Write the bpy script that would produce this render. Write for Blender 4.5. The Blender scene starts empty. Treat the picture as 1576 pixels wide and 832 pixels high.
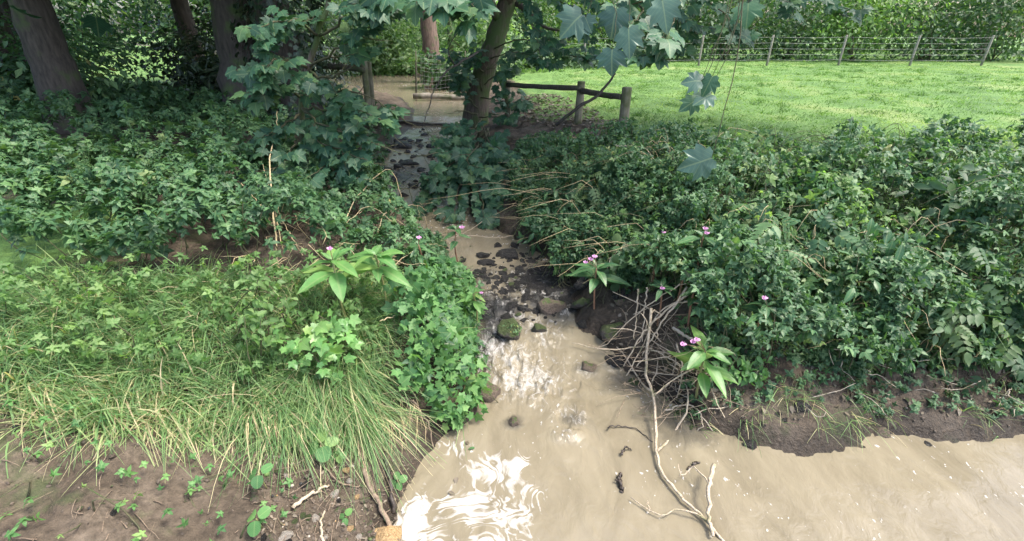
import bpy, bmesh, math, random
import numpy as np
from mathutils import Vector, Matrix

random.seed(11)
rng = np.random.default_rng(11)
scene = bpy.context.scene
COL = scene.collection

# ------------------------------------------------------------------ camera
PITCH = math.radians(27.4)
CAM = np.array([0.0, 0.0, 2.6])
FPX = 725.0
CX, CY = 788.0, 416.0
cam_d = bpy.data.cameras.new("camera")
cam = bpy.data.objects.new("camera", cam_d)
COL.objects.link(cam)
cam.location = CAM
cam.rotation_euler = (math.pi / 2 - PITCH, 0, 0)
cam_d.sensor_width = 36.0
cam_d.lens = 36.0 * FPX / 1576.0
cam_d.clip_start = 0.05
cam_d.clip_end = 500
scene.camera = cam

# ------------------------------------------------------------------ sky, sun, exposure
SUN_EL = math.radians(62)
SUN_AZ = math.radians(98)            # seen from above, clockwise from +Y
world = bpy.data.worlds.new("World")
scene.world = world
world.use_nodes = True
wn = world.node_tree
bgn = wn.nodes["Background"]
sky = wn.nodes.new("ShaderNodeTexSky")
sky.sky_type = 'NISHITA'
sky.sun_disc = False
sky.sun_elevation = SUN_EL
sky.sun_rotation = SUN_AZ
sky.air_density = 1.0
sky.dust_density = 4.0
sky.ozone_density = 1.0
wn.links.new(sky.outputs[0], bgn.inputs[0])
bgn.inputs[1].default_value = 0.15
sun_d = bpy.data.lights.new("sun", 'SUN')
sun_d.energy = 1.35
sun_d.angle = math.radians(12.0)
sun_d.color = (1.0, 0.95, 0.86)
sun = bpy.data.objects.new("sun", sun_d)
COL.objects.link(sun)
sd = Vector((math.sin(SUN_AZ) * math.cos(SUN_EL), math.cos(SUN_AZ) * math.cos(SUN_EL), math.sin(SUN_EL)))
sun.rotation_euler = sd.to_track_quat('Z', 'Y').to_euler()
sun.location = (0, 0, 30)
vs = scene.view_settings
vs.view_transform = 'Standard'
vs.look = 'None'
vs.exposure = 2.0
vs.gamma = 1.0
scene.cycles.max_bounces = 8
scene.cycles.transparent_max_bounces = 8
scene.cycles.use_denoising = True

# ------------------------------------------------------------------ small helpers
def tag(o, label=None, cat=None, group=None, kind=None):
    if label: o["label"] = label
    if cat: o["category"] = cat
    if group: o["group"] = group
    if kind: o["kind"] = kind
    return o

def link(o, parent=None):
    COL.objects.link(o)
    if parent is not None:
        o.parent = parent
    return o

def thing(name, loc, label, cat, group=None):
    o = bpy.data.objects.new(name, None)
    o.empty_display_size = 0.2
    o.location = loc
    link(o)
    return tag(o, label, cat, group)

def ray(px, py):
    f = np.array([0, math.cos(PITCH), -math.sin(PITCH)])
    u = np.array([0, math.sin(PITCH), math.cos(PITCH)])
    return f + np.array([1.0, 0, 0]) * (px - CX) / FPX + u * (CY - py) / FPX

def at(px, py, Y):
    """world point on the sight line whose world y is Y"""
    d = ray(px, py)
    return CAM + d * (Y / d[1])

def ss(a, b, x):
    t = np.clip((x - a) / (b - a), 0, 1)
    return t * t * (3 - 2 * t)

# value noise
_perm = np.random.default_rng(5).random(65536)
def vnoise(x, y):
    xi = np.floor(x).astype(int); yi = np.floor(y).astype(int)
    fx = x - xi; fy = y - yi
    fx = fx * fx * (3 - 2 * fx); fy = fy * fy * (3 - 2 * fy)
    def h(a, b): return _perm[(a * 7919 + b * 104729) & 65535]
    return ((h(xi, yi) * (1 - fx) + h(xi + 1, yi) * fx) * (1 - fy) + (h(xi, yi + 1) * (1 - fx) + h(xi + 1, yi + 1) * fx) * fy) * 2 - 1
def fbm(x, y, o=4):
    s = 0; a = 1.0
    for i in range(o):
        s = s + a * vnoise(x + 17.3 * i, y - 9.1 * i); a *= 0.5; x = x * 2.03; y = y * 2.03
    return s

# ------------------------------------------------------------------ the lie of the land
ZWY = np.array([-5, 3.05, 3.3, 3.6, 4.0, 5.0, 6.5, 8.0, 9.6, 11.5, 12.2, 13, 20, 32, 80.])
ZWZ = np.array([0, 0, .05, .12, .17, .19, .22, .25, .36, .40, .42, .48, .52, .56, .6])
def ZW(y): return np.interp(y, ZWY, ZWZ)
def row_y(py):
    d = ray(CX, py); y = 5.0
    for _ in range(60):
        y = 0.5 * y + 0.5 * (CAM[2] - float(ZW(y))) * d[1] / -d[2]
    return y
ROWS = [(1000, 585, 1250), (832, 603, 1250), (780, 612, 1190), (740, 632, 1150), (700, 655, 1110), (665, 690, 1085), (640, 728, 1062), (610, 748, 1024),
        (580, 745, 985), (550, 728, 955), (520, 718, 918), (495, 716, 893), (470, 712, 885), (440, 694, 880), (415, 680, 858), (395, 668, 832),
        (372, 664, 800), (352, 640, 762), (335, 606, 735), (312, 588, 712), (290, 580, 690), (268, 576, 680), (250, 580, 680), (232, 590, 690),
        (212, 612, 706), (192, 636, 716), (170, 640, 722), (150, 618, 722), (138, 572, 716), (128, 505, 700), (118, 485, 640), (110, 480, 615)]
RY, RL, RR = [], [], []
for py, l, r in ROWS:
    y = row_y(py); RY.append(y)
    RL.append(at(l, py, y)[0]); RR.append(at(r, py, y)[0])
RY += [34, 80]; RL += [RL[-1] - 4, RL[-1] - 60]; RR += [RR[-1] - 4, RR[-1] - 60]
RY, RL, RR = map(np.array, (RY, RL, RR))
def LX(y): return np.interp(y, RY, RL)
def RX(y): return np.interp(y, RY, RR)
YS0 = row_y(672)
def YS(x): return YS0 + 0.05 * np.sin(x * 2.3) + 0.05 * np.sin(x * 5.1 + 1) - 0.03 * np.clip(x - 2, 0, 9)
def shore(x, y):
    """signed distance to the water's edge: negative over water; second value: true on the left bank"""
    n = 0.05 * fbm(x * 3, y * 3, 3) + .02 * fbm(x * 9, y * 9, 2)
    dl = LX(y) - x; dr = x - RX(y)
    d = np.maximum(dl, dr * 0.9)
    pool = np.where(x > 0.35, y - YS(x), 99.0)
    pool = np.maximum(pool, -0.2 - x + 0.3)
    left = dl > dr
    d = np.where(left, d, np.minimum(d, pool))
    return d + n, left
PL_D = [0, .08, .35, .75, 1.3, 2.4, 6, 40]
PL_H = [0, .10, .40, .70, .88, 1.0, 1.12, 1.5]
PN_H = [0, .05, .18, .36, .60, .85, 1.05, 1.5]
PR_D = [0, .1, .45, .9, 1.6, 3, 9, 60]
PR_H = [0, .12, .34, .6, .86, .96, 1.0, 1.25]
def H(x, y):
    x = np.asarray(x, float); y = np.asarray(y, float)
    d, left = shore(x, y)
    zw = ZW(y)
    hl = np.interp(d, PL_D, PL_H); hn = np.interp(d, PL_D, PN_H)
    w = ss(2.0, 3.2, y)
    hl = hl * w + hn * (1 - w)
    hr = np.interp(d, PR_D, PR_H)
    prof = np.where(left, hl, hr)
    top = 0.97 - np.where(left, .30 * ss(9.0, 11.5, y) * ss(40, 24, y), 0)
    z = zw + prof * (top - zw)
    rough = 0.035 * fbm(x * 4, y * 4, 4) + .018 * np.abs(fbm(x * 14, y * 14, 3)) * (y < 6) + 0.05 * fbm(x * 1.1 + 5, y * 1.1, 3)
    z = z + rough * np.clip(d * 3, 0, 1) * np.where(d > 5, 0.6, 1)
    riff = ss(3.3, 3.8, y) * ss(5.4, 4.7, y)
    bed = zw - 0.012 - (0.22 - 0.17 * riff) * ss(0, 0.45, -d) + 0.02 * fbm(x * 6, y * 6, 3)
    return np.where(d > 0, z, bed)
_gx = np.arange(-7, 7.01, .03); _gy = np.arange(.2, 17, .03)
_gz = H(*np.meshgrid(_gx, _gy)).tolist()
def Hf(x, y):
    u = (x + 7) / .03; v = (y - .2) / .03; i = int(u); j = int(v)
    if u < 0 or v < 0 or i >= len(_gx) - 1 or j >= len(_gy) - 1: return float(H(x, y))
    u -= i; v -= j; a = _gz[j]; b = _gz[j + 1]
    return (a[i] * (1 - u) + a[i + 1] * u) * (1 - v) + (b[i] * (1 - u) + b[i + 1] * u) * v
def G(px, py, up=0.0):
    """first hit of a sight line with the ground (optionally raised by up)"""
    d = ray(px, py); t = 0.6
    while t < 60:
        p = CAM + d * t
        if p[2] <= Hf(p[0], p[1]) + up:
            lo, hi = t - 0.02 * max(1, t * .3), t
            for _ in range(14):
                m = (lo + hi) / 2; q = CAM + d * m
                if q[2] <= Hf(q[0], q[1]) + up: hi = m
                else: lo = m
            return CAM + d * hi
        t += 0.02 * max(1, t * .3)
    return CAM + d * 60
def on(x, y, dz=0.0): return np.array([x, y, Hf(x, y) + dz])

# ------------------------------------------------------------------ materials
def newmat(name):
    m = bpy.data.materials.new(name); m.use_nodes = True
    nt = m.node_tree; nt.nodes.clear()
    out = nt.nodes.new("ShaderNodeOutputMaterial")
    return m, nt, out
def N(nt, t, **kw):
    n = nt.nodes.new(t)
    for k, v in kw.items(): setattr(n, k, v)
    return n
def setin(n, **kw):
    for k, v in kw.items(): n.inputs[k.replace('_', ' ')].default_value = v
def ramp(nt, fac, stops, interp='LINEAR'):
    r = N(nt, "ShaderNodeValToRGB"); cr = r.color_ramp; cr.interpolation = interp
    while len(cr.elements) < len(stops): cr.elements.new(0.5)
    for e, (p, c) in zip(cr.elements, stops):
        e.position = p
        e.color = (c, c, c, 1) if isinstance(c, (int, float)) else (*c, 1)
    if fac is not None: nt.links.new(fac, r.inputs[0])
    return r.outputs[0]
def noise(nt, vec, scale, detail=4, rough=0.55, dist=0.0):
    n = N(nt, "ShaderNodeTexNoise"); setin(n, Scale=scale, Detail=detail, Roughness=rough, Distortion=dist)
    if vec is not None: nt.links.new(vec, n.inputs["Vector"])
    return n
def mathn(nt, op, a, b=None, clamp=False):
    n = N(nt, "ShaderNodeMath", operation=op); n.use_clamp = clamp
    for i, v in enumerate((a, b)):
        if v is None: continue
        if isinstance(v, (int, float)): n.inputs[i].default_value = v
        else: nt.links.new(v, n.inputs[i])
    return n.outputs[0]
def mixc(nt, fac, a, b, blend='MIX'):
    n = N(nt, "ShaderNodeMix", data_type='RGBA', blend_type=blend)
    for i, v in ((0, fac), (6, a), (7, b)):
        if isinstance(v, (int, float)): n.inputs[i].default_value = v
        elif isinstance(v, tuple): n.inputs[i].default_value = (*v, 1)
        else: nt.links.new(v, n.inputs[i])
    return n.outputs[2]
def geo_pos(nt): return N(nt, "ShaderNodeNewGeometry").outputs["Position"]
def attr(nt, name): return N(nt, "ShaderNodeAttribute", attribute_name=name)

def leaf_mat(name, stops, rough=0.42, trans=0.3, spec=0.5, vein=0.25):
    """leaf blade: colour by each leaf's own tint, paler midrib and side veins, light coming through"""
    m, nt, out = newmat(name)
    t = attr(nt, "tint").outputs["Fac"]
    col = ramp(nt, t, stops)
    uv = attr(nt, "leafco").outputs["Vector"]
    sx = N(nt, "ShaderNodeSeparateXYZ"); nt.links.new(uv, sx.inputs[0])
    ax = mathn(nt, 'ABSOLUTE', sx.outputs[0])
    mid = mathn(nt, 'LESS_THAN', ax, 0.025)
    w = mathn(nt, 'SUBTRACT', sx.outputs[1], mathn(nt, 'MULTIPLY', ax, 0.8))
    sv = mathn(nt, 'LESS_THAN', mathn(nt, 'FRACT', mathn(nt, 'MULTIPLY', w, 7.0)), 0.12)
    v = mathn(nt, 'MULTIPLY', mathn(nt, 'MAXIMUM', mid, mathn(nt, 'MULTIPLY', sv, 0.5)), vein)
    nz = noise(nt, geo_pos(nt), 9, 3).outputs[0]
    col = mixc(nt, 1.0, col, ramp(nt, nz, [(0.3, 0.75), (0.7, 1.15)]), 'MULTIPLY')
    col = mixc(nt, v, col, (0.30, 0.36, 0.16))
    p = N(nt, "ShaderNodeBsdfPrincipled"); nt.links.new(col, p.inputs["Base Color"])
    setin(p, Roughness=rough); p.inputs["Specular IOR Level"].default_value = spec
    tr = N(nt, "ShaderNodeBsdfTranslucent")
    tc = mixc(nt, 1.0, col, (1.5, 1.7, 0.7), 'MULTIPLY'); nt.links.new(tc, tr.inputs[0])
    mx = N(nt, "ShaderNodeMixShader"); mx.inputs[0].default_value = trans
    nt.links.new(p.outputs[0], mx.inputs[1]); nt.links.new(tr.outputs[0], mx.inputs[2])
    nt.links.new(mx.outputs[0], out.inputs[0])
    return m

M = {}
M['syc'] = leaf_mat("sycamore_leaf", [(0, (.022, .066, .038)), (.5, (.036, .100, .055)), (.9, (.055, .13, .06)), (1, (.09, .16, .055))], rough=.5, trans=.25, spec=.35)
M['sycpale'] = leaf_mat("sycamore_leaf_glossy", [(0, (.035, .085, .06)), (1, (.065, .13, .092))], rough=.42, trans=.15, spec=.45)
M['bram'] = leaf_mat("bramble_leaf", [(0, (.028, .075, .034)), (.5, (.056, .132, .056)), (.85, (.10, .19, .075)), (.95, (.14, .20, .075)), (1, (.30, .26, .08))], rough=.5, trans=.28, spec=.35)
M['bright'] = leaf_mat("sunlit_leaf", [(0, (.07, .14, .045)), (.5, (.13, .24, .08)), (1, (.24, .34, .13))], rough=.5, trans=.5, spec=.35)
M['willow'] = leaf_mat('willow_leaf', [(0, (.085, .155, .065)), (.5, (.16, .26, .12)), (1, (.28, .37, .19))], rough=.5, trans=.5, spec=.35, vein=0)
M['hedge'] = leaf_mat("hedge_leaf", [(0, (.035, .075, .035)), (.5, (.06, .125, .055)), (1, (.13, .19, .07))], rough=.5, trans=.4, spec=.35, vein=0)
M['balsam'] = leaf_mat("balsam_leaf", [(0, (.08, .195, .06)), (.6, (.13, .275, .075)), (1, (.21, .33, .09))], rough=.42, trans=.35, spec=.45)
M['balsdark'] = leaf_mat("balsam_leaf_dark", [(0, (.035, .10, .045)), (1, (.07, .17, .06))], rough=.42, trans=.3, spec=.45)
M['ivy'] = leaf_mat("ivy_leaf", [(0, (.042, .115, .042)), (.55, (.085, .20, .062)), (.9, (.15, .28, .085)), (1, (.22, .31, .11))], rough=.5, trans=.3, spec=.28)
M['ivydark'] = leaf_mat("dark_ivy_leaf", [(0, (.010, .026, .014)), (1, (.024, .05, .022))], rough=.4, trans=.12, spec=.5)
M['grass'] = leaf_mat("grass_blade", [(0, (.06, .135, .05)), (.45, (.125, .225, .085)), (.7, (.22, .31, .125)), (.86, (.36, .35, .19)), (1, (.48, .40, .26))], rough=.5, trans=.35, spec=.35, vein=0)
M['lawn'] = leaf_mat("lawn_blade", [(0, (.055, .12, .03)), (.5, (.11, .205, .05)), (1, (.22, .29, .10))], rough=.55, trans=.4, spec=.25, vein=0)
M['litter'] = leaf_mat("leaf_litter", [(0, (.05, .038, .03)), (.5, (.11, .085, .065)), (1, (.20, .165, .135))], rough=.7, trans=.1, spec=.25)

def bark_mat(name, c1, c2, moss=0.0, mossc=(.06, .09, .03), scale=6, stretch=0.18, bump=.5, rough=.85):
    m, nt, out = newmat(name)
    tc = N(nt, "ShaderNodeTexCoord").outputs["Object"]
    mp = N(nt, "ShaderNodeMapping"); nt.links.new(tc, mp.inputs[0]); mp.inputs["Scale"].default_value = (1, 1, stretch)
    n1 = noise(nt, mp.outputs[0], scale * 4, 6, .62)
    n2 = noise(nt, tc, scale * .5, 4)
    col = ramp(nt, n1.outputs[0], [(.3, c1), (.7, c2)])
    if moss > 0:
        mk = ramp(nt, n2.outputs[0], [(.62 - moss * .35, 0.0), (.75 - moss * .3, 1.0)])
        col = mixc(nt, mk, col, mossc)
    p = N(nt, "ShaderNodeBsdfPrincipled"); nt.links.new(col, p.inputs["Base Color"]); setin(p, Roughness=rough)
    p.inputs["Specular IOR Level"].default_value = .3
    b = N(nt, "ShaderNodeBump"); setin(b, Strength=bump, Distance=.03); nt.links.new(n1.outputs[0], b.inputs["Height"])
    nt.links.new(b.outputs[0], p.inputs["Normal"]); nt.links.new(p.outputs[0], out.inputs[0])
    return m
M['bark'] = bark_mat("bark_brown", (.045, .035, .027), (.15, .12, .095), .55)
M['barkdark'] = bark_mat("bark_dark", (.03, .026, .022), (.085, .07, .06), .2)
M['barkgrey'] = bark_mat("bark_grey", (.10, .09, .075), (.22, .20, .165), .5)
M['barkred'] = bark_mat("bark_reddish", (.07, .05, .04), (.19, .135, .105), .1)
M['twig'] = bark_mat("green_twig", (.05, .055, .03), (.11, .10, .055), .2, scale=20)
M['dead'] = bark_mat("dry_stick", (.26, .205, .14), (.52, .44, .33), .1, scale=14, mossc=(.18, .17, .09))
M['brush'] = bark_mat('brown_twig', (.12, .09, .06), (.34, .27, .19), 0, scale=14)
M['deadgrey'] = bark_mat("weathered_branch", (.22, .185, .14), (.48, .42, .33), .25, scale=14, mossc=(.12, .12, .06))
M['straw'] = bark_mat("straw_stalk", (.30, .23, .12), (.50, .41, .25), 0, scale=20)
M['wet'] = bark_mat("wet_wood", (.02, .016, .013), (.07, .055, .045), 0, rough=.35)
M['post'] = bark_mat("fence_wood", (.13, .115, .08), (.30, .27, .20), .6, mossc=(.10, .11, .05), stretch=.08)
M['rail'] = bark_mat("rail_wood", (.045, .04, .032), (.12, .105, .08), .35, stretch=1)
M['plank'] = bark_mat("pale_board", (.19, .165, .135), (.36, .33, .28), .2, stretch=1)
M['root'] = bark_mat("root_bark", (.11, .08, .055), (.26, .20, .145), .1, scale=14)

def simple_mat(name, c, rough=.5, metal=0.0, var=.25, scale=12, trans=0):
    m, nt, out = newmat(name)
    tc = N(nt, "ShaderNodeTexCoord").outputs["Object"]
    n1 = noise(nt, tc, scale, 4)
    col = mixc(nt, 1.0, c, ramp(nt, n1.outputs[0], [(.3, 1 - var), (.7, 1 + var)]), 'MULTIPLY')
    p = N(nt, "ShaderNodeBsdfPrincipled"); nt.links.new(col, p.inputs["Base Color"]); setin(p, Roughness=rough, Metallic=metal)
    if trans:
        tr = N(nt, "ShaderNodeBsdfTranslucent"); nt.links.new(col, tr.inputs[0])
        mx = N(nt, "ShaderNodeMixShader"); mx.inputs[0].default_value = trans
        nt.links.new(p.outputs[0], mx.inputs[1]); nt.links.new(tr.outputs[0], mx.inputs[2]); nt.links.new(mx.outputs[0], out.inputs[0])
    else: nt.links.new(p.outputs[0], out.inputs[0])
    return m
M['petal'] = simple_mat("pink_petal", (.60, .30, .52), .5, trans=.3)
M['stem'] = simple_mat("balsam_stem", (.20, .20, .08), .4)
M['stemred'] = simple_mat("reddish_stem", (.24, .13, .08), .45)
M['wire'] = simple_mat("galvanised_wire", (.32, .32, .31), .5, .3)

def rock_mat(name, c1, c2, moss=0.0, rough=.55, mossc=(.05, .075, .02)):
    m, nt, out = newmat(name)
    tc = N(nt, "ShaderNodeTexCoord").outputs["Object"]
    n1 = noise(nt, tc, 7, 8, .65); n2 = noise(nt, tc, 2.5, 4)
    g = N(nt, "ShaderNodeNewGeometry"); sx = N(nt, "ShaderNodeSeparateXYZ"); nt.links.new(g.outputs["Normal"], sx.inputs[0])
    col = ramp(nt, n1.outputs[0], [(.3, c1), (.7, c2)])
    if moss:
        k = mathn(nt, 'ADD', mathn(nt, 'MULTIPLY', sx.outputs[2], .5), n2.outputs[0])
        mk = ramp(nt, k, [(1.05 - moss * .5, 0.0), (1.2 - moss * .5, 1.0)])
        mc = mixc(nt, n1.outputs[0], mossc, tuple(v * 2.2 for v in mossc))
        col = mixc(nt, mk, col, mc)
    p = N(nt, "ShaderNodeBsdfPrincipled"); nt.links.new(col, p.inputs["Base Color"]); setin(p, Roughness=rough)
    b = N(nt, "ShaderNodeBump"); setin(b, Strength=1.0, Distance=.04); nt.links.new(n1.outputs[0], b.inputs["Height"])
    nt.links.new(b.outputs[0], p.inputs["Normal"]); nt.links.new(p.outputs[0], out.inputs[0])
    return m
M['rockwet'] = rock_mat("wet_dark_rock", (.012, .012, .012), (.05, .047, .043), .0, .25)
M['rockmoss'] = rock_mat("mossy_rock", (.03, .026, .022), (.10, .085, .07), .8, .6, (.036, .050, .014))
M['rockbrown'] = rock_mat("brown_rock", (.06, .045, .035), (.20, .15, .11), .25, .55)
M['rockbank'] = rock_mat("bank_stone", (.09, .068, .05), (.22, .17, .12), .35, .7)
M['clod'] = rock_mat('soil_clod', (.05, .038, .027), (.15, .12, .09), .0, .85)
M['rockochre'] = rock_mat("ochre_stone", (.32, .19, .07), (.62, .43, .22), .05, .65)
M['rockpale'] = rock_mat("pale_stone", (.28, .24, .19), (.5, .45, .38), .1, .7)

# ground
def ground_mat():
    m, nt, out = newmat("earth_and_turf")
    pos = geo_pos(nt)
    n1 = noise(nt, pos, 3.0, 8, .62); n2 = noise(nt, pos, 28, 6, .65); n3 = noise(nt, pos, .7, 5, .6)
    soil = ramp(nt, n1.outputs[0], [(.28, (.036, .027, .019)), (.5, (.085, .066, .047)), (.75, (.155, .125, .095))])
    soil = mixc(nt, 1.0, soil, ramp(nt, n2.outputs[0], [(.3, .55), (.72, 1.35)]), 'MULTIPLY')
    mm = noise(nt, pos, 2.2, 5, .7)
    soil = mixc(nt, ramp(nt, mm.outputs[0], [(.56, 0.0), (.68, .75)]), soil, (.05, .068, .025))
    turf = ramp(nt, n3.outputs[0], [(.3, (.055, .115, .03)), (.52, (.10, .185, .045)), (.75, (.19, .24, .085))])
    turf = mixc(nt, 1.0, turf, ramp(nt, n2.outputs[0], [(.3, .7), (.7, 1.25)]), 'MULTIPLY')
    fld = attr(nt, "turf").outputs["Fac"]
    wet = attr(nt, "wet").outputs["Fac"]
    soil = mixc(nt, wet, soil, mixc(nt, 1.0, soil, (.42, .40, .38), 'MULTIPLY'))
    k = mathn(nt, 'ADD', mathn(nt, 'MULTIPLY', mathn(nt, 'SUBTRACT', n1.outputs[0], .5), 1.2), fld)
    col = mixc(nt, ramp(nt, k, [(.42, 0.0), (.6, 1.0)]), soil, turf)
    p = N(nt, "ShaderNodeBsdfPrincipled"); nt.links.new(col, p.inputs["Base Color"])
    rr = mixc(nt, wet, (.9, .9, .9), (.35, .35, .35)); nt.links.new(rr, p.inputs["Roughness"])
    p.inputs["Specular IOR Level"].default_value = .3
    b = N(nt, "ShaderNodeBump"); setin(b, Strength=.8, Distance=.04); nt.links.new(n2.outputs[0], b.inputs["Height"])
    nt.links.new(b.outputs[0], p.inputs["Normal"]); nt.links.new(p.outputs[0], out.inputs[0])
    return m
M['ground'] = ground_mat()

def water_mat():
    m, nt, out = newmat("muddy_water")
    pos = geo_pos(nt)
    mp = N(nt, "ShaderNodeMapping"); nt.links.new(pos, mp.inputs[0]); mp.inputs["Scale"].default_value = (1, .6, 1)
    mp2 = N(nt, 'ShaderNodeMapping'); nt.links.new(pos, mp2.inputs[0]); mp2.inputs['Scale'].default_value = (1.6, .6, 1)
    silt = noise(nt, mp2.outputs[0], 2.2, 6, .62, 1.2)
    mud = ramp(nt, silt.outputs[0], [(.3, (.142, .122, .083)), (.7, (.200, .174, .121))])
    rap = attr(nt, "rapid").outputs["Fac"]; scum = attr(nt, "scum").outputs["Fac"]; shal = attr(nt, "shallow").outputs["Fac"]
    bedn = noise(nt, pos, 9, 5, .6)
    bed = ramp(nt, bedn.outputs[0], [(.3, (.014, .015, .016)), (.7, (.055, .053, .048))])
    shal = ramp(nt, mathn(nt, 'ADD', shal, mathn(nt, 'MULTIPLY', mathn(nt, 'SUBTRACT', bedn.outputs[0], .5), .5)), [(.18, 0.0), (.62, 1.0)])
    col = mixc(nt, shal, mud, bed)
    # scum: marbled drifts of foam carried on the pool
    wv = noise(nt, pos, 1.5, 3, .5)
    sub = N(nt, "ShaderNodeVectorMath", operation='SUBTRACT'); nt.links.new(wv.outputs["Color"], sub.inputs[0]); sub.inputs[1].default_value = (.5, .5, .5)
    scl = N(nt, "ShaderNodeVectorMath", operation='SCALE'); nt.links.new(sub.outputs[0], scl.inputs[0]); scl.inputs["Scale"].default_value = 1.3
    add = N(nt, "ShaderNodeVectorMath", operation='ADD'); nt.links.new(pos, add.inputs[0]); nt.links.new(scl.outputs[0], add.inputs[1])
    sn = noise(nt, add.outputs[0], 2.6, 2, .5, .7)
    sn2 = noise(nt, add.outputs[0], 7.0, 3, .5, .6)
    sn3 = noise(nt, add.outputs[0], 48, 3, .6)
    band = mathn(nt, 'SINE', mathn(nt, 'ADD', mathn(nt, 'MULTIPLY', sn.outputs[0], 62.0), mathn(nt, 'MULTIPLY', sn2.outputs[0], 7.0)))
    f = mathn(nt, 'ADD', .51, mathn(nt, 'MULTIPLY', band, .20))
    f = mathn(nt, 'ADD', f, mathn(nt, 'MULTIPLY', mathn(nt, 'SUBTRACT', sn2.outputs[0], .5), 1.5))
    f = mathn(nt, 'ADD', f, mathn(nt, 'MULTIPLY', mathn(nt, 'SUBTRACT', sn3.outputs[0], .5), .45))
    f = mathn(nt, 'ADD', f, mathn(nt, 'MULTIPLY', mathn(nt, 'SUBTRACT', scum, 1.0), .85))
    fm = ramp(nt, f, [(.34, 0.0), (.52, .40), (.95, 1.0)])
    # white water: broken streaks along the flow
    rn = noise(nt, mp.outputs[0], 16, 6, .68, .9)
    rf = mathn(nt, 'ADD', rn.outputs[0], mathn(nt, 'MULTIPLY', mathn(nt, 'SUBTRACT', rap, 1.0), .26))
    rm = ramp(nt, rf, [(.42, 0.0), (.56, .5), (.72, 1.0)])
    # drifting flecks
    vo = noise(nt, mp.outputs[0], 30, 3, .5)
    vlo = noise(nt, pos, 1.1, 2, .5)
    fl = mathn(nt, 'ADD', vo.outputs[0], mathn(nt, 'MULTIPLY', mathn(nt, 'SUBTRACT', vlo.outputs[0], .62), .5))
    fk = mathn(nt, 'MULTIPLY', ramp(nt, fl, [(.625, 0.0), (.665, .8)]), mathn(nt, 'SUBTRACT', 1.0, shal))
    white = mathn(nt, 'MAXIMUM', mathn(nt, 'MAXIMUM', fm, rm), mathn(nt, 'MULTIPLY', fk, .75))
    col = mixc(nt, white, col, (.44, .43, .405))
    p = N(nt, "ShaderNodeBsdfPrincipled"); nt.links.new(col, p.inputs["Base Color"])
    rr = mixc(nt, white, (.07, .07, .07), (.6, .6, .6)); nt.links.new(rr, p.inputs["Roughness"])
    p.inputs["IOR"].default_value = 1.33
    b1 = noise(nt, mp.outputs[0], 9, 5, .6, .6)
    h = mathn(nt, 'MULTIPLY', b1.outputs[0], mathn(nt, 'ADD', mathn(nt, 'MULTIPLY', rap, 1.6), .40))
    h = mathn(nt, 'ADD', h, mathn(nt, 'MULTIPLY', b1.outputs[0], mathn(nt, 'MULTIPLY', shal, .9)))
    h = mathn(nt, 'ADD', h, mathn(nt, 'MULTIPLY', white, .12))
    h = mathn(nt, 'ADD', h, mathn(nt, 'MULTIPLY', rn.outputs[0], mathn(nt, 'MULTIPLY', rap, .5)))
    b = N(nt, "ShaderNodeBump"); setin(b, Strength=.55, Distance=.05); nt.links.new(h, b.inputs["Height"])
    nt.links.new(b.outputs[0], p.inputs["Normal"]); nt.links.new(p.outputs[0], out.inputs[0])
    return m
M['water'] = water_mat()

# ------------------------------------------------------------------ mesh builders
def mesh_np(name, V, F, mat, tint=None, leafco=None, smooth=False, extra=None):
    """mesh from vertex array V (n,3) and triangle or quad array F (m,k)"""
    V = np.asarray(V, np.float32); F = np.asarray(F, np.int32); k = F.shape[1]
    me = bpy.data.meshes.new(name)
    me.vertices.add(len(V)); me.vertices.foreach_set("co", V.ravel())
    me.loops.add(F.size); me.loops.foreach_set("vertex_index", F.ravel())
    me.polygons.add(len(F)); me.polygons.foreach_set("loop_start", np.arange(0, F.size, k, dtype=np.int32))
    if smooth: me.polygons.foreach_set("use_smooth", np.ones(len(F), bool))
    for nm, arr in (("tint", tint), *(extra or {}).items()):
        if arr is not None:
            a = me.attributes.new(nm, 'FLOAT', 'POINT'); a.data.foreach_set("value", np.asarray(arr, np.float32))
    if leafco is not None:
        a = me.attributes.new("leafco", 'FLOAT_VECTOR', 'POINT'); a.data.foreach_set("vector", np.asarray(leafco, np.float32).ravel())
    if mat: me.materials.append(mat)
    me.update(calc_edges=True); me.validate()
    return me
def obj_np(name, V, F, mat, parent=None, **kw):
    o = bpy.data.objects.new(name, mesh_np(name, V, F, mat, **kw))
    if parent is not None:
        pl = np.array(parent_world(parent))
        o.data.vertices.foreach_set("co", (np.asarray(V, np.float32) - pl.astype(np.float32)).ravel())
        o.data.update()
    return link(o, parent)
def parent_world(p):
    v = np.zeros(3)
    while p is not None:
        v = v + np.array(p.location); p = p.parent
    return v

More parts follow.
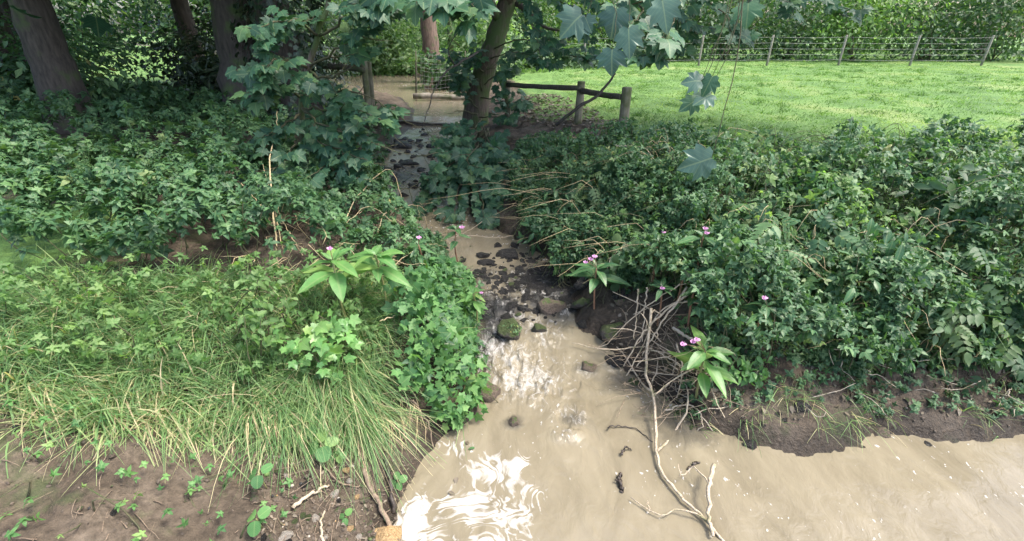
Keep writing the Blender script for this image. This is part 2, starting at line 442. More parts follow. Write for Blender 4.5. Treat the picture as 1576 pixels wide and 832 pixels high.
# leaf outlines: length 1 along +Y, normal +Z, base at the origin
def fan_leaf(outline, fold=.12, droop=.18, rise=.0):
    """outline: right-hand half from base to tip [(x,y)...]; builds both halves with a creased midrib"""
    n = len(outline)
    V, F = [], []
    ys = [p[1] for p in outline]
    def z(x, y): return fold * abs(x) - droop * max(y, 0) ** 2 * .8 + rise * y - .15 * abs(x) ** 2
    mid = [(0, max(0, min(1, y))) for y in ys]
    for (x, y) in mid: V.append((0, y, z(0, y)))
    for sgn in (1, -1):
        o = len(V)
        for (x, y) in outline: V.append((sgn * x, y, z(x, y)))
        for i in range(n - 1):
            a, b, c, d = i, i + 1, o + i + 1, o + i
            q = [(a, d, c), (a, c, b)] if sgn > 0 else [(a, c, d), (a, b, c)]
            F += q
    return np.array(V, float), np.array(F, int)
def poly_leaf(outline, centre, fold=.1, droop=.15):
    """star-shaped outline (full, closed) fanned from an inner point: lobed leaves"""
    V = [(centre[0], centre[1], 0)] + [(x, y, 0) for x, y in outline]
    V = np.array(V, float)
    r = np.hypot(V[:, 0], V[:, 1] - centre[1])
    V[:, 2] = fold * np.abs(V[:, 0]) * .6 - droop * r ** 2 * 1.2
    V[0, 2] = -.02
    n = len(outline)
    F = np.array([(0, i + 1, (i + 1) % n + 1) for i in range(n)], int)
    return V, F
_h = [(0, 0), (.18, -.12), (.38, -.07), (.35, .07), (.55, .15), (.63, .27), (.47, .36), (.53, .50), (.56, .68), (.42, .62), (.28, .60), (.23, .73), (.13, .87), (0, 1.0)]
SYC = poly_leaf(_h + [(-x, y) for x, y in _h[-2:0:-1]], (0, .30), .14, .30)
_h2 = [(0, 0), (.20, -.10), (.42, .0), (.36, .16), (.54, .40), (.60, .56), (.30, .55), (.20, .72), (0, 1.0)]
IVY = poly_leaf(_h2 + [(-x, y) for x, y in _h2[-2:0:-1]], (0, .30), .15, .2)
OVATE = fan_leaf([(0.0, 0), (.20, .14), (.28, .36), (.22, .62), (.10, .85), (0, 1.0)], .25, .3)
ROUND = fan_leaf([(0.0, 0), (.30, .10), (.44, .36), (.42, .66), (.22, .92), (0, .98)], .15, .15)
LANCE = fan_leaf([(0.0, 0), (.05, .06), (.15, .26), (.19, .42), (.155, .65), (.07, .87), (0, 1.0)], .3, .3)
def join_protos(parts):
    V, F, o = [], [], 0
    for (v, f), ang, sc, off, tilt in parts:
        c, s_ = math.cos(ang), math.sin(ang)
        w = v.copy() * sc
        w[:, 2] += w[:, 1] * tilt
        w = np.stack([w[:, 0] * c - w[:, 1] * s_, w[:, 0] * s_ + w[:, 1] * c, w[:, 2]], -1) + np.array(off)
        V.append(w); F.append(f + o); o += len(w)
    return np.concatenate(V), np.concatenate(F)
OV2 = fan_leaf([(0.0, 0), (.24, .22), (.24, .55), (0, 1.0)], .25, .3)
TRI = join_protos([(OV2, 0, .62, (0, .3, 0), 0), (OV2, 1.25, .5, (0, .28, 0), -.1), (OV2, -1.25, .5, (0, .28, 0), .0)])
SPRIG = join_protos([(OV2, i * 1.57 + .3, .55, (0, 0, .0), -.15) for i in range(4)] + [(OV2, i * 1.57 + 1.1, .36, (0, 0, .16), .1) for i in range(4)])
FRONDL = join_protos([(OV2, sg * 1.0, .34 - .05 * i, (0, .1 + .17 * i, 0), -.1) for i in range(4) for sg in (1, -1)] + [(OV2, 0, .3, (0, .72, 0), -.2)])
DIAM = (np.array([(0, 0, 0), (.26, .45, .03), (0, 1, -.14), (-.26, .45, .03)], float), np.array([(0, 1, 2), (0, 2, 3)]))

def unit(a): return a / np.maximum(np.linalg.norm(a, axis=-1, keepdims=True), 1e-9)
def orient(Nv, Tv):
    Nv = unit(np.asarray(Nv, float)); Tv = np.asarray(Tv, float)
    Tv = unit(Tv - Nv * (Nv * Tv).sum(-1, keepdims=True))
    S = np.cross(Tv, Nv)
    return np.stack([S, Tv, Nv], -1)
def batch(proto, P, R, S, tint):
    V0, F0 = proto
    n, k = len(P), len(V0)
    V = (np.einsum('nij,kj->nki', R, V0) * np.asarray(S)[:, None, None] + P[:, None, :]).reshape(-1, 3)
    F = (F0[None] + (np.arange(n) * k)[:, None, None]).reshape(-1, F0.shape[1])
    return V, F, np.repeat(tint, k), np.tile(V0, (n, 1))
def scatter(name, proto, P, R, S, tint, mat, parent=None, kind="stuff"):
    V, F, t, lc = batch(proto, np.asarray(P, float), R, S, tint)
    o = obj_np(name, V, F, mat, parent, tint=t, leafco=lc)
    if kind: o["kind"] = kind
    return o
def project(P):
    v = P - CAM; f = np.array([0, math.cos(PITCH), -math.sin(PITCH)]); u = np.array([0, math.sin(PITCH), math.cos(PITCH)])
    dz = v @ f; return CX + FPX * v[:, 0] / dz, CY - FPX * (v @ u) / dz
def inside(poly, x, y):
    c = np.zeros(len(x), bool); j = len(poly) - 1
    for i in range(len(poly)):
        xi, yi = poly[i]; xj, yj = poly[j]
        c ^= ((yi > y) != (yj > y)) & (x < (xj - xi) * (y - yi) / (yj - yi + 1e-9) + xi)
        j = i
    return c
# boughs are thin where the stream and the sunny bend show between them
OPEN = [[(572, 360), (568, 300), (566, 245), (596, 205), (616, 190), (628, 150), (598, 156), (572, 130), (580, 112), (640, 118), (704, 140), (716, 178), (690, 193), (668, 212), (672, 236), (652, 262), (652, 290), (628, 318), (664, 354)],
        [(580, 22), (652, 24), (655, 112), (578, 122)], [(484, 88), (558, 86), (558, 134), (490, 130)], [(548, 86), (586, 86), (586, 160), (552, 160)], [(722, 186), (736, 120), (752, 60), (772, 6), (800, 6), (782, 60), (764, 120), (752, 186)]]
_leafmeshes = {}
def leaf_meshes(key, proto, mat, tints=(.05, .25, .45, .6, .75, .95)):
    k = (key, mat.name)
    if k not in _leafmeshes:
        out = []
        for i, t in enumerate(tints):
            V = proto[0].copy()
            V[:, 2] += .10 * np.sin(V[:, 0] * 5 + i) * np.abs(V[:, 0]) + .07 * np.sin(V[:, 1] * 4 + i * 1.7) * V[:, 1]
            V[:, 0] *= 1 + .12 * math.sin(i * 2.1)
            V[:, 2] -= .10 * (i % 3) * V[:, 1] ** 2
            out.append(mesh_np(key, V, proto[1], mat, tint=np.full(len(V), t), leafco=proto[0]))
        _leafmeshes[k] = out
    return _leafmeshes[k]
def leaf_objs(name, key, proto, P, R, S, mat, parent, limit=300, rest_name="foliage", tint=None):
    """the leaves nearest the camera as one object each, any others as one mass"""
    P = np.asarray(P, float); S = np.asarray(S, float)
    if key == 'sycamore_leaf_blade':
        x, y = project(P); k = np.ones(len(P), bool)
        for q in OPEN: k &= ~inside(q, x, y)
        P, R, S = P[k], R[k], S[k]
    n = len(P)
    app = S / np.linalg.norm(P - CAM, axis=1)
    order = np.argsort(-app)
    ms = leaf_meshes(key, proto, mat)
    base = parent_world(parent)
    for i in order[:limit]:
        if tint is None: me = ms[int(rng.integers(len(ms)))]
        else: me = ms[int(np.clip(tint[i], 0, .999) * len(ms))]
        o = bpy.data.objects.new(name, me)
        o.matrix_local = Matrix.LocRotScale(Vector(P[i] - base), Matrix(R[i].tolist()).to_quaternion(), Vector((S[i],) * 3))
        link(o, parent)
    r = order[limit:]
    if len(r):
        tt = rng.random(len(r)) if tint is None else np.asarray(tint)[r]
        scatter(rest_name, proto, P[r], R[r], S[r], tt, mat, parent)

class Tubes:
    """collects tapered tubes into one mesh"""
    def __init__(s): s.V = []; s.F = []; s.n = 0
    def add(s, pts, radii, sides=6, rough=0.0):
        pts = np.asarray(pts, float); m = len(pts)
        radii = np.interp(np.linspace(0, 1, m), np.linspace(0, 1, len(radii)), radii) if len(radii) != m else np.asarray(radii, float)
        T = np.gradient(pts, axis=0); T = unit(T)
        ref = np.array([0, 0, 1.0]) if abs(T[0][2]) < .9 else np.array([1.0, 0, 0])
        A = np.zeros_like(T)
        a = unit(np.cross(T[0], ref))
        for i in range(m):
            a = a - T[i] * np.dot(a, T[i]); a = unit(a); A[i] = a
        B = np.cross(T, A)
        ang = np.linspace(0, 2 * np.pi, sides, endpoint=False)
        rr = radii[:, None] * (1 + rough * rng.normal(size=(m, sides)))
        ring = pts[:, None, :] + rr[..., None] * (np.cos(ang)[None, :, None] * A[:, None, :] + np.sin(ang)[None, :, None] * B[:, None, :])
        b = s.n
        s.V.append(ring.reshape(-1, 3)); s.V.append(pts[[0, -1]])
        c0 = b + m * sides; c1 = c0 + 1
        for i in range(m - 1):
            for j in range(sides):
                j2 = (j + 1) % sides
                p, q, r, t = b + i * sides + j, b + i * sides + j2, b + (i + 1) * sides + j2, b + (i + 1) * sides + j
                s.F += [(p, q, r), (p, r, t)]
        for j in range(sides):
            j2 = (j + 1) % sides
            s.F.append((c0, b + j2, b + j)); s.F.append((c1, b + (m - 1) * sides + j, b + (m - 1) * sides + j2))
        s.n += m * sides + 2
        return s
    def build(s, name, mat, parent=None, smooth=True):
        return obj_np(name, np.concatenate(s.V), s.F, mat, parent, smooth=smooth)

def spline(pts, n=16, jitter=0.0):
    pts = np.asarray(pts, float)
    if len(pts) == 2: pts = np.array([pts[0], (pts[0] + pts[1]) / 2, pts[1]])
    P = np.vstack([2 * pts[0] - pts[1], pts, 2 * pts[-1] - pts[-2]])
    out = []
    seg = len(pts) - 1
    for u in np.linspace(0, seg, n):
        i = min(int(u), seg - 1); t = u - i
        a, b, c, d = P[i], P[i + 1], P[i + 2], P[i + 3]
        out.append(.5 * ((2 * b) + (-a + c) * t + (2 * a - 5 * b + 4 * c - d) * t * t + (-a + 3 * b - 3 * c + d) * t ** 3))
    out = np.array(out)
    if jitter:
        j = rng.normal(size=out.shape) * jitter; j[0] = 0; j[-1] = 0
        out += j
    return out

def rand_dirs(n):
    return unit(rng.normal(size=(n, 3)))

# ------------------------------------------------------------------ ground sheet
xs = np.concatenate([-np.geomspace(80, 5.2, 60), np.linspace(-5, 5, 300), np.geomspace(5.2, 80, 60)])
ys = np.concatenate([np.linspace(-30, 0, 12)[:-1], np.linspace(0, 8, 260), np.geomspace(8.04, 26, 130), np.geomspace(26.5, 140, 30)])
GXm, GYm = np.meshgrid(xs, ys)
GZ = H(GXm, GYm)
dS, leftS = shore(GXm, GYm)
def turf_at(x, y):
    d, left = shore(x, y)
    r = np.maximum(ss(2.0, 3.4, d), ss(1.0, 2.0, d) * ss(9, 10.5, y)) * np.where(left, np.maximum(ss(5.5, 4, y) * .75, ss(8.5, 10.5, y) * .62), ss(6.0, 8.0, y))
    r = np.maximum(r, ss(5.2, 6.6, x) * ss(YS0 + .6, YS0 + 1.6, y) * .8)
    r = np.maximum(r, np.where(left, ss(17, 20, y) * ss(.4, 1.0, d), 0))
    return r
nx, ny = len(xs), len(ys)
idx = np.arange(nx * ny).reshape(ny, nx)
Fq = np.stack([idx[:-1, :-1], idx[:-1, 1:], idx[1:, 1:], idx[1:, :-1]], -1).reshape(-1, 4)
ground = obj_np("ground", np.stack([GXm, GYm, GZ], -1).reshape(-1, 3), Fq, M['ground'], smooth=True,
                extra={"turf": turf_at(GXm, GYm).ravel(), "wet": (ss(.22, .02, dS)).ravel()})
tag(ground, "earth banks and pasture either side of the stream", kind="structure")

# ------------------------------------------------------------------ water
yy = np.concatenate([np.linspace(-2, 1.0, 20)[:-1], np.linspace(1.0, 6.5, 420), np.geomspace(6.52, 34, 150)])
uu = np.concatenate([np.linspace(-16, -3.2, 40)[:-1], np.linspace(-3.2, -1.3, 40)[:-1], np.linspace(-1.3, 1.5, 280)[:-1], np.geomspace(1.5, 9, 45)])
WX = np.repeat(uu[None], len(yy), 0)
WY = np.repeat(yy[:, None], len(uu), 1)
dW, _ = shore(WX, WY)
WZ0 = ZW(WY)
# centre lines of the broken water, as places on the stream
def spot(px, py): 
    y = row_y(py); return at(px, py, y)
def gauss(x, y, c, rx, ry): return np.exp(-((x - c[0]) / rx) ** 2 - ((y - c[1]) / ry) ** 2)
rap = np.zeros_like(WX)
for px, py, rx, ry, a in [(760, 535, .28, .34, 1.05), (808, 582, .38, .26, 1.2), (720, 520, .12, .4, .8), (790, 555, .3, .3, 1.0), (835, 505, .22, .2, .9), (815, 490, .22, .16, .8), (870, 480, .08, .14, .85), (770, 485, .2, .2, .6),
                          (850, 590, .3, .22, .62), (745, 560, .12, .2, .8), (880, 640, .16, .16, .75), (875, 665, .13, .08, .7), (735, 430, .3, .5, .45), (800, 440, .45, .5, .72), (845, 455, .25, .3, .75), (760, 455, .3, .25, .7), (700, 410, .2, .4, .3),
                          (600, 262, .4, .35, .6), (625, 285, .35, .4, .5), (620, 225, .4, .25, .4), (830, 610, .3, .15, .5), (945, 560, .1, .06, .75), (640, 350, .4, .4, .3)]:
    rap = np.maximum(rap, a * gauss(WX, WY, spot(px, py), rx, ry))
shal = np.zeros_like(WX)
for px, py, rx, ry, a in [(830, 430, .42, .5, .75), (745, 425, .25, .3, .5), (700, 440, .2, .4, .6), (760, 480, .35, .4, .75), (860, 460, .4, .35, .9), (770, 470, .3, .3, .7), (735, 545, .16, .3, .75), (760, 510, .2, .25, .7), (615, 272, .5, .6, .6), (880, 645, .12, .1, .45),
                          (625, 224, .4, .25, .5), (960, 590, .25, .2, .45), (1050, 660, .35, .22, .45), (905, 568, .14, .08, .5), (790, 650, .09, .08, .6), (700, 430, .2, .4, .6)]:
    shal = np.maximum(shal, a * gauss(WX, WY, spot(px, py), rx, ry))
# the raft of scum against the left bank
c = [spot(815, 745), spot(800, 715), spot(640, 790), spot(720, 770), spot(760, 720), spot(790, 790), spot(700, 690), spot(640, 850), spot(760, 860), spot(620, 830)]
scum = np.zeros_like(WX)
for p, rx, ry, a in zip(c, (.12, .14, .14, .3, .3, .2, .22, .2, .4, .12), (.14, .1, .2, .26, .2, .2, .12, .3, .3, .3), (.9, .9, 1.0, .92, .95, .95, .85, 1.0, .9, 1.35)):
    scum = np.maximum(scum, a * gauss(WX, WY, p, rx, ry))
scum = np.clip(scum * 1.2, 0, np.where(dW > -.16, 1.3, 1.02))
WZ = WZ0 + .004 * fbm(WX * 5, WY * 5, 3) + rap * (.022 * fbm(WX * 9, WY * 7, 3)) + .05 * rap * (vnoise(WX * 14, WY * 9) > .35) * .4
jw = np.arange(len(yy) * len(uu)).reshape(len(yy), len(uu))
Fw = np.stack([jw[:-1, :-1], jw[:-1, 1:], jw[1:, 1:], jw[1:, :-1]], -1).reshape(-1, 4)
water = obj_np("water", np.stack([WX, WY, WZ], -1).reshape(-1, 3), Fw, M['water'], smooth=True,
               extra={"rapid": rap.ravel(), "shallow": shal.ravel(), "scum": scum.ravel()})
tag(water, "muddy tan stream with drifts of white foam", kind="structure")

# ------------------------------------------------------------------ rocks
def rock_mesh(seed, sub=2, flat=.6, name="rock"):
    bm = bmesh.new(); bmesh.ops.create_icosphere(bm, subdivisions=sub, radius=1)
    r = np.random.default_rng(seed); o = r.random(3) * 50
    planes = [(unit(r.normal(size=3)), .5 + .3 * r.random()) for _ in range(9)]
    for v in bm.verts:
        p = np.array(v.co)
        for nrm, dd in planes:
            k = p @ nrm
            if k > dd: p = p - nrm * (k - dd) * .95
        s = 1 + .20 * float(fbm(np.array(p[0] * 2 + o[0] + p[2]), np.array(p[1] * 2 + o[1] - p[2]), 3))
        p = p * s; p[2] *= flat
        v.co = p
    me = bpy.data.meshes.new(name); bm.to_mesh(me); bm.free()
    me.polygons.foreach_set("use_smooth", np.ones(len(me.polygons), bool))
    return me
def rock(px, py, wpx, hpx, mat, label, up=0.0, rot=None, z=None, flat=.62, seed=None):
    p = G(px, py) if z is None else at(px, py, row_y(py))
    dep = (p - CAM) @ np.array([0, math.cos(PITCH), -math.sin(PITCH)])
    r = wpx / 2 * dep / FPX
    me = rock_mesh(int(px * 7 + py) if seed is None else seed, 3, 1.0); me.materials.append(mat)
    o = bpy.data.objects.new("rock", me)
    h = hpx / 2 * dep / FPX
    o.scale = (r, max(r * .75, h), h * 1.05)
    o.rotation_euler = (rng.normal() * .12, rng.normal() * .12, rot if rot is not None else rng.random() * .6 - .3)
    o.location = (p[0], p[1], (float(H(p[0], p[1])) if z is None else ZW(p[1])) + h * up)
    link(o); tag(o, label, "rock", "large rocks lying in and beside the stream")
    return o
tufted = rock(785, 515, 40, 36, M['rockmoss'], "moss topped rock in mid cascade with yellow green tuft", .35, z=1)
rock(832, 508, 26, 20, M['rockmoss'], "small dark green rock right of the mossy cascade rock", .3, z=1)
rock(849, 476, 42, 32, M['rockbrown'], "big rounded reddish brown rock above the cascade", .25, z=1)
rock(806, 476, 26, 16, M['rockwet'], "low wet rock left of the rounded reddish rock", .1, z=1)
rock(895, 470, 36, 26, M['rockmoss'], "mossy boulder at the foot of the right bank under the balsam", .2)
rock(900, 438, 38, 30, M['rockwet'], "dark grey boulder behind the pink flowered balsam", .2)
rock(938, 512, 46, 34, M['rockmoss'], "broad green mossy boulder beside the brush pile", .2)
rock(955, 455, 34, 26, M['rockwet'], "shadowed boulder halfway up the right bank", .15)
rock(742, 394, 26, 9, M['rockwet'], "thin dark slab farthest up the riffle", .25, z=1)
rock(750, 404, 30, 10, M['rockwet'], "flat black slab just below the thin slab in the riffle", .3, z=1)
rock(785, 394, 36, 16, M['rockwet'], "wide dark rock against the right bank above the riffle", .3, z=1)
rock(724, 426, 26, 10, M['rockwet'], "black rock near the left side of the riffle", .2, z=1)
rock(905, 566, 34, 12, M['rockbrown'], "flat reddish slab breaking the surface below the cascade", .1, z=1)
rock(790, 650, 26, 18, M['rockbrown'], "brown stone just awash beyond the foam raft", -.05, z=1)
rock(752, 608, 44, 34, M['rockbrown'], "brown rock at the water's edge under the ivy", .2)
rock(944, 556, 40, 14, M['rockwet'], "wet ledge at the right bank beside the flat reddish slab", .1, z=1)
rock(592, 824, 52, 34, M['rockochre'], "large ochre yellow stone at the foot of the left bank", .15)
rock(620, 226, 34, 14, M['rockwet'], "dark rock in the upper rapids below the sleeper", .2, z=1)
rock(628, 251, 30, 9, M['rockwet'], "long black rock across the upper rapids", .3, z=1)
rock(590, 262, 26, 9, M['rockwet'], "dark stone at the left edge of the upper rapids", .3, z=1)
rock(440, 205 + 620, 26, 18, M['rockpale'], "pale round stone low on the bare left bank", .2)
# smaller stones: pieces of the bed and the bank
smalls = {}
for k, mt in (("w", 'rockwet'), ("b", 'rockbank'), ("o", 'rockochre'), ("p", 'rockpale'), ("m", 'rockmoss')):
    smalls[k] = []
    for i in range(4):
        me = rock_mesh(100 + i, 2, .65, "stone"); me.materials.append(M[mt]); smalls[k].append(me)
gravel = {k: [] for k in smalls}
def stone(x, y, z, r, k):
    if r < .02:
        gravel[k].append((x, y, z, r)); return
    o = bpy.data.objects.new("stone", smalls[k][int(rng.integers(4))])
    o.location = (x, y, z); o.scale = (r * (.8 + .5 * rng.random()), r * (.8 + .4 * rng.random()), r * (.7 + .4 * rng.random()))
    o.rotation_euler = (rng.normal() * .3, rng.normal() * .3, rng.random() * 6.28)
    link(o, ground)
for i in range(620):          # the riffle
    px = rng.normal(812, 58); py = rng.normal(432, 30)
    if not (675 < px < 905 and 378 < py < 500): continue
    if py > 470 and px < 800 and rng.random() < .6: continue
    p = spot(px, py); stone(p[0], p[1], ZW(p[1]) - .004, .017 + .048 * rng.random() ** 2.0, 'w' if rng.random() < .96 else 'm')
for i in range(130):           # upper rapids
    p = spot(rng.uniform(578, 680), rng.choice([rng.normal(266, 17), rng.normal(224, 9)])); stone(p[0], p[1], ZW(p[1]) - .005, .03 + .09 * rng.random() ** 2, 'w')
for i in range(220):          # bare earth, lower left
    px = rng.uniform(388, 625); py = rng.uniform(690, 850)
    p = G(px, py)
    d, _ = shore(p[0], p[1])
    if d < .0: continue
    stone(p[0], p[1], p[2] + .004, .006 + .026 * rng.random() ** 3, rng.choice(list("bbbbbbbbbbwwmmop")))
for i in range(70):           # farther along the left shore
    x = rng.uniform(-3.2, -.9); y = rng.uniform(.7, 1.9)
    p = on(x, y); stone(x, y, p[2] + .004, .008 + .03 * rng.random() ** 3, rng.choice(list("bbbbbbmw")))
for i in range(120):          # foot of the right bank
    x = rng.uniform(.6, 6.5); y = rng.uniform(YS0 - .1, 4.6)
    d, l = shore(x, y)
    if not (-.06 < d < .4) or l: continue
    stone(x, y, float(H(x, y)) + .006, .02 + .05 * rng.random() ** 2, rng.choice(list("wwbm")))

for i in range(160):           # on the bare slope of the right shore
    x = rng.uniform(1.2, 6.5); y = YS0 + rng.random() ** 1.5 * 1.0
    d, l = shore(x, y)
    if d < .02 or l: continue
    stone(x, y, float(H(x, y)) + .002, .008 + .035 * rng.random() ** 3, rng.choice(list("bbbbwwm")))
for i in range(120):
    x = rng.uniform(-3.0, -.9); y = rng.uniform(.6, 2.1)
    stone(x, y, float(H(x, y)) + .002, .006 + .022 * rng.random() ** 3, rng.choice(list("bbbbbmw")))
for i in range(1500):          # clods and grit on the bare earth
    if i < 900: p = G(rng.uniform(388, 640), rng.uniform(680, 850)) if i < 450 else on(rng.uniform(-3.2, -.8), rng.uniform(.6, 2.1))
    else: p = on(rng.uniform(.9, 6.0), YS0 + rng.random() ** 1.4 * 1.1)
    if float(shore(p[0], p[1])[0]) < .02: continue
    gravel['b'].append((p[0], p[1], float(H(p[0], p[1])), .004 + .012 * rng.random() ** 2))
bm_ = bmesh.new(); bmesh.ops.create_icosphere(bm_, subdivisions=1, radius=1)
ICO = (np.array([tuple(v.co) for v in bm_.verts]), np.array([[v.index for v in f.verts] for f in bm_.faces])); bm_.free()
for k, mt in (("w", 'rockwet'), ("b", 'clod'), ("o", 'rockochre'), ("p", 'rockpale'), ("m", 'rockmoss')):
    if not gravel[k]: continue
    g = np.array(gravel[k]); Rm = orient(rng.normal(size=(len(g), 3)), rng.normal(size=(len(g), 3)))
    V, F, t, lc = batch((ICO[0] * np.array([1, .75, .6]), ICO[1]), g[:, :3], Rm, g[:, 3], np.zeros(len(g)))
    V = V + rng.normal(size=V.shape) * np.repeat(g[:, 3], len(ICO[0]))[:, None] * .16
    obj_np("gravel", V, F, M[mt], ground)["kind"] = "stuff"
# ------------------------------------------------------------------ plants
def twig_pts(a, b, sag=.0, n=10, jit=.01):
    a = np.asarray(a, float); b = np.asarray(b, float)
    m = (a + b) / 2 + np.array([0, 0, -sag]) * np.linalg.norm(b - a)
    return spline([a, m, b], n, jit)

def leaf_spray(path, step, out, size, side=.9, face=(0, -.55, .75)):
    """places for opposite pairs of leaves along a twig"""
    P, Nn, T, S = [], [], [], []
    L = np.linalg.norm(np.diff(path, axis=0), axis=1).sum()
    n = max(2, int(L / step))
    cum = np.concatenate([[0], np.cumsum(np.linalg.norm(np.diff(path, axis=0), axis=1))])
    for k in range(n):
        s = L * (.15 + .85 * (k + .5) / n)
        i = min(np.searchsorted(cum, s) - 1, len(path) - 2); i = max(i, 0)
        p = path[i] + (path[i + 1] - path[i]) * ((s - cum[i]) / max(cum[i + 1] - cum[i], 1e-6))
        t = unit(path[i + 1] - path[i])
        lat = unit(np.cross(t, [0, 0, 1]) + 1e-6)
        for sg in (1, -1):
            dirn = unit(t * .5 + lat * sg * side + rng.normal(size=3) * .25 + np.array([0, -.15, -.35]))
            pet = size * (.35 + .4 * rng.random())
            P.append(p + dirn * pet * np.array([1, 1, .3]))
            T.append(dirn)
            Nn.append(np.array(face) + rng.normal(size=3) * .33)
            S.append(size * (.65 + .6 * rng.random()))
    dirn = unit(path[-1] - path[-2])
    P.append(path[-1]); T.append(dirn + np.array([0, 0, -.3])); Nn.append(np.array(face) + rng.normal(size=3) * .25); S.append(size)
    return P, Nn, T, S

def sycamore(name, base, label, cat, group, trunk, branches, leaf, mat, limit=300, step=.11, side_twigs=3, twig_mat='twig', trunk_mat='bark', face=(0, -.55, .75), twl=.4):
    """trunk: (points, radii); branches: lists of world points"""
    root = thing(name, base, label, cat, group)
    if trunk is not None:
        Tubes().add(spline(trunk[0], 18, .006), trunk[1], 10, .04).build("trunk", M[trunk_mat], root)
    P, Nn, T, S = [], [], [], []
    for br in branches:
        path = spline(br, 14, .012)
        tb = Tubes().add(path, [.016 if twl > .3 else .007, .003], 5)
        ps = [path[4:]]
        for k in range(side_twigs):
            i = int(rng.integers(3, 13))
            d = unit(path[min(i + 1, 13)] - path[i - 1])
            q = path[i] + unit(d + rng.normal(size=3) * np.array([.7, .7, .45])) * twl * (.5 + .7 * rng.random())
            tp = twig_pts(path[i], q, .05, 8, .006); tb.add(tp, [.007, .002], 4); ps.append(tp)
        tb.build("branch", M[twig_mat], root)
        for pp in ps:
            a, b, c_, d_ = leaf_spray(pp, step, None, leaf, face=face)
            P += a; Nn += b; T += c_; S += d_
    R = orient(np.array(Nn), np.array(T))
    leaf_objs("leaf", "sycamore_leaf_blade", SYC, np.array(P), R, np.array(S), M[mat], root, limit)
    return root

def bush_cloud(c, r, n, clumps, size, flat=.0, spread=.3, shell=.5):
    """leaf places gathered in clumps through an ellipsoid"""
    c = np.asarray(c, float); r = np.asarray(r, float)
    cd = rand_dirs(clumps) * (rng.random((clumps, 1)) ** shell)
    cp = c + cd * r
    k = rng.integers(clumps, size=n)
    off = rng.normal(size=(n, 3)) * spread * r * .8
    P = cp[k] + off
    outw = unit((P - c) / r)
    Nn = outw * .6 + np.array([0, -.1, .7]) + rng.normal(size=(n, 3)) * .5
    T = outw * .5 + rng.normal(size=(n, 3)) * .7 + np.array([0, 0, -.4])
    S = size * (.6 + .8 * rng.random(n))
    tint = np.clip(rng.random(clumps)[k] * .6 + rng.random(n) * .5 - .05, 0, 1)
    return P, orient(Nn, T), S, tint

def bush(name, c, r, n, clumps, size, mat, label, cat="bush", group=None, proto=DIAM, stems=7, stem_mat='twig', spread=.3):
    base = np.array([c[0], c[1], float(H(c[0], c[1])) - .02])
    root = thing(name, base, label, cat, group)
    P, R, S, t = bush_cloud(c, r, n, clumps, size, spread=spread)
    keep = P[:, 2] > H(P[:, 0], P[:, 1]) - .02
    scatter("foliage", proto, P[keep], R[keep], S[keep], t[keep], M[mat], root)
    for i in range(stems):
        d = rand_dirs(1)[0] * r * .8; e = np.asarray(c) + d * np.array([1, 1, .6]) + np.array([0, 0, r[2] * .25])
        Tubes().add(spline([base + rng.normal(size=3) * np.array([.1, .1, 0]), (base + e) / 2 + rng.normal(size=3) * .1, e], 8), [max(.012, size * .16), .004], 5).build("stem", M[stem_mat], root)
    return root

def tree(name, base, top, r0, crown_c, crown_r, n, label, cat, group=None, bark='bark', leaf='hedge', size=.16, limbs=6, clumps=40, trunk_pts=None, sides=14, proto=DIAM, ground_it=True, spread=.22):
    base = np.asarray(base, float); top = np.asarray(top, float)
    root = thing(name, base, label, cat, group)
    pts = trunk_pts if trunk_pts is not None else [base - np.array([0, 0, .15]), base * .6 + top * .4 + rng.normal(size=3) * .06, top]
    path = spline(pts, 26, r0 * .03)
    rad = r0 * (1.0 - .62 * np.linspace(0, 1, 26)) * (1 + .45 * np.exp(-np.linspace(0, 1, 26) * 16))
    Tubes().add(path, rad, sides, .035).build("trunk", M[bark], root)
    for i in range(limbs):
        k = int(12 + 13 * i / max(1, limbs))
        e = np.asarray(crown_c) + rand_dirs(1)[0] * np.asarray(crown_r) * .75
        Tubes().add(spline([path[k], path[k] * .5 + e * .5 + np.array([0, 0, .25 * np.linalg.norm(e - path[k]) * .3]), e], 10, .03), [r0 * .34, r0 * .05], 7).build("limb", M[bark], root)
    if n:
        P, R, S, t = bush_cloud(crown_c, crown_r, n, clumps, size, spread=spread)
        scatter("crown", proto, P, R, S, t, M[leaf], root)
    return root

# --- trees
b = G(730, 196)
pt = [np.array([b[0], b[1], b[2] - .3]), at(735, 150, b[1] + .02), at(752, 90, b[1] + .05), at(772, 30, b[1] + .05), at(786, -20, b[1] + .02), at(800, -120, b[1]), at(812, -260, b[1] + .2)]
leaning = tree("sycamore_tree", b, pt[-1], .29, (b[0] + .5, b[1] - 1.3, 6.6), (4.8, 4.6, 2.6), 8200,
     "leaning mossy sycamore trunk beside the stream, its crown above the frame", "tree", None, 'bark', 'syc', .20, 8, 60, trunk_pts=pt, proto=SYC)
Tubes().add(spline([at(795, 5, b[1]), at(815, 18, b[1] - .2), at(828, 36, b[1] - .3), at(870, 50, b[1] - .6)], 12, .01), [.07, .02], 7).build("limb", M['barkdark'], leaning)
b = on(*at(667, 112, 21)[:2])
tree("straight_tree", b, (b[0] - .1, b[1], 9), .40, (b[0] - 1, b[1] + 1, 9), (4, 4, 3), 3500, "straight reddish brown trunk standing beyond the wire netting", "tree", None, 'barkred', 'hedge', .22, 6, 40)
b = on(*at(695, 100, 24)[:2])
tree("slim_tree", b, (b[0] + .2, b[1], 7), .16, (b[0] + 1, b[1] + 1, 7.5), (2.5, 2.5, 2), 1500, "slim trunk just right of the straight reddish trunk", "tree", None, 'barkgrey', 'hedge', .2, 5, 30)
b = on(*at(376, 120, 9.5)[:2])
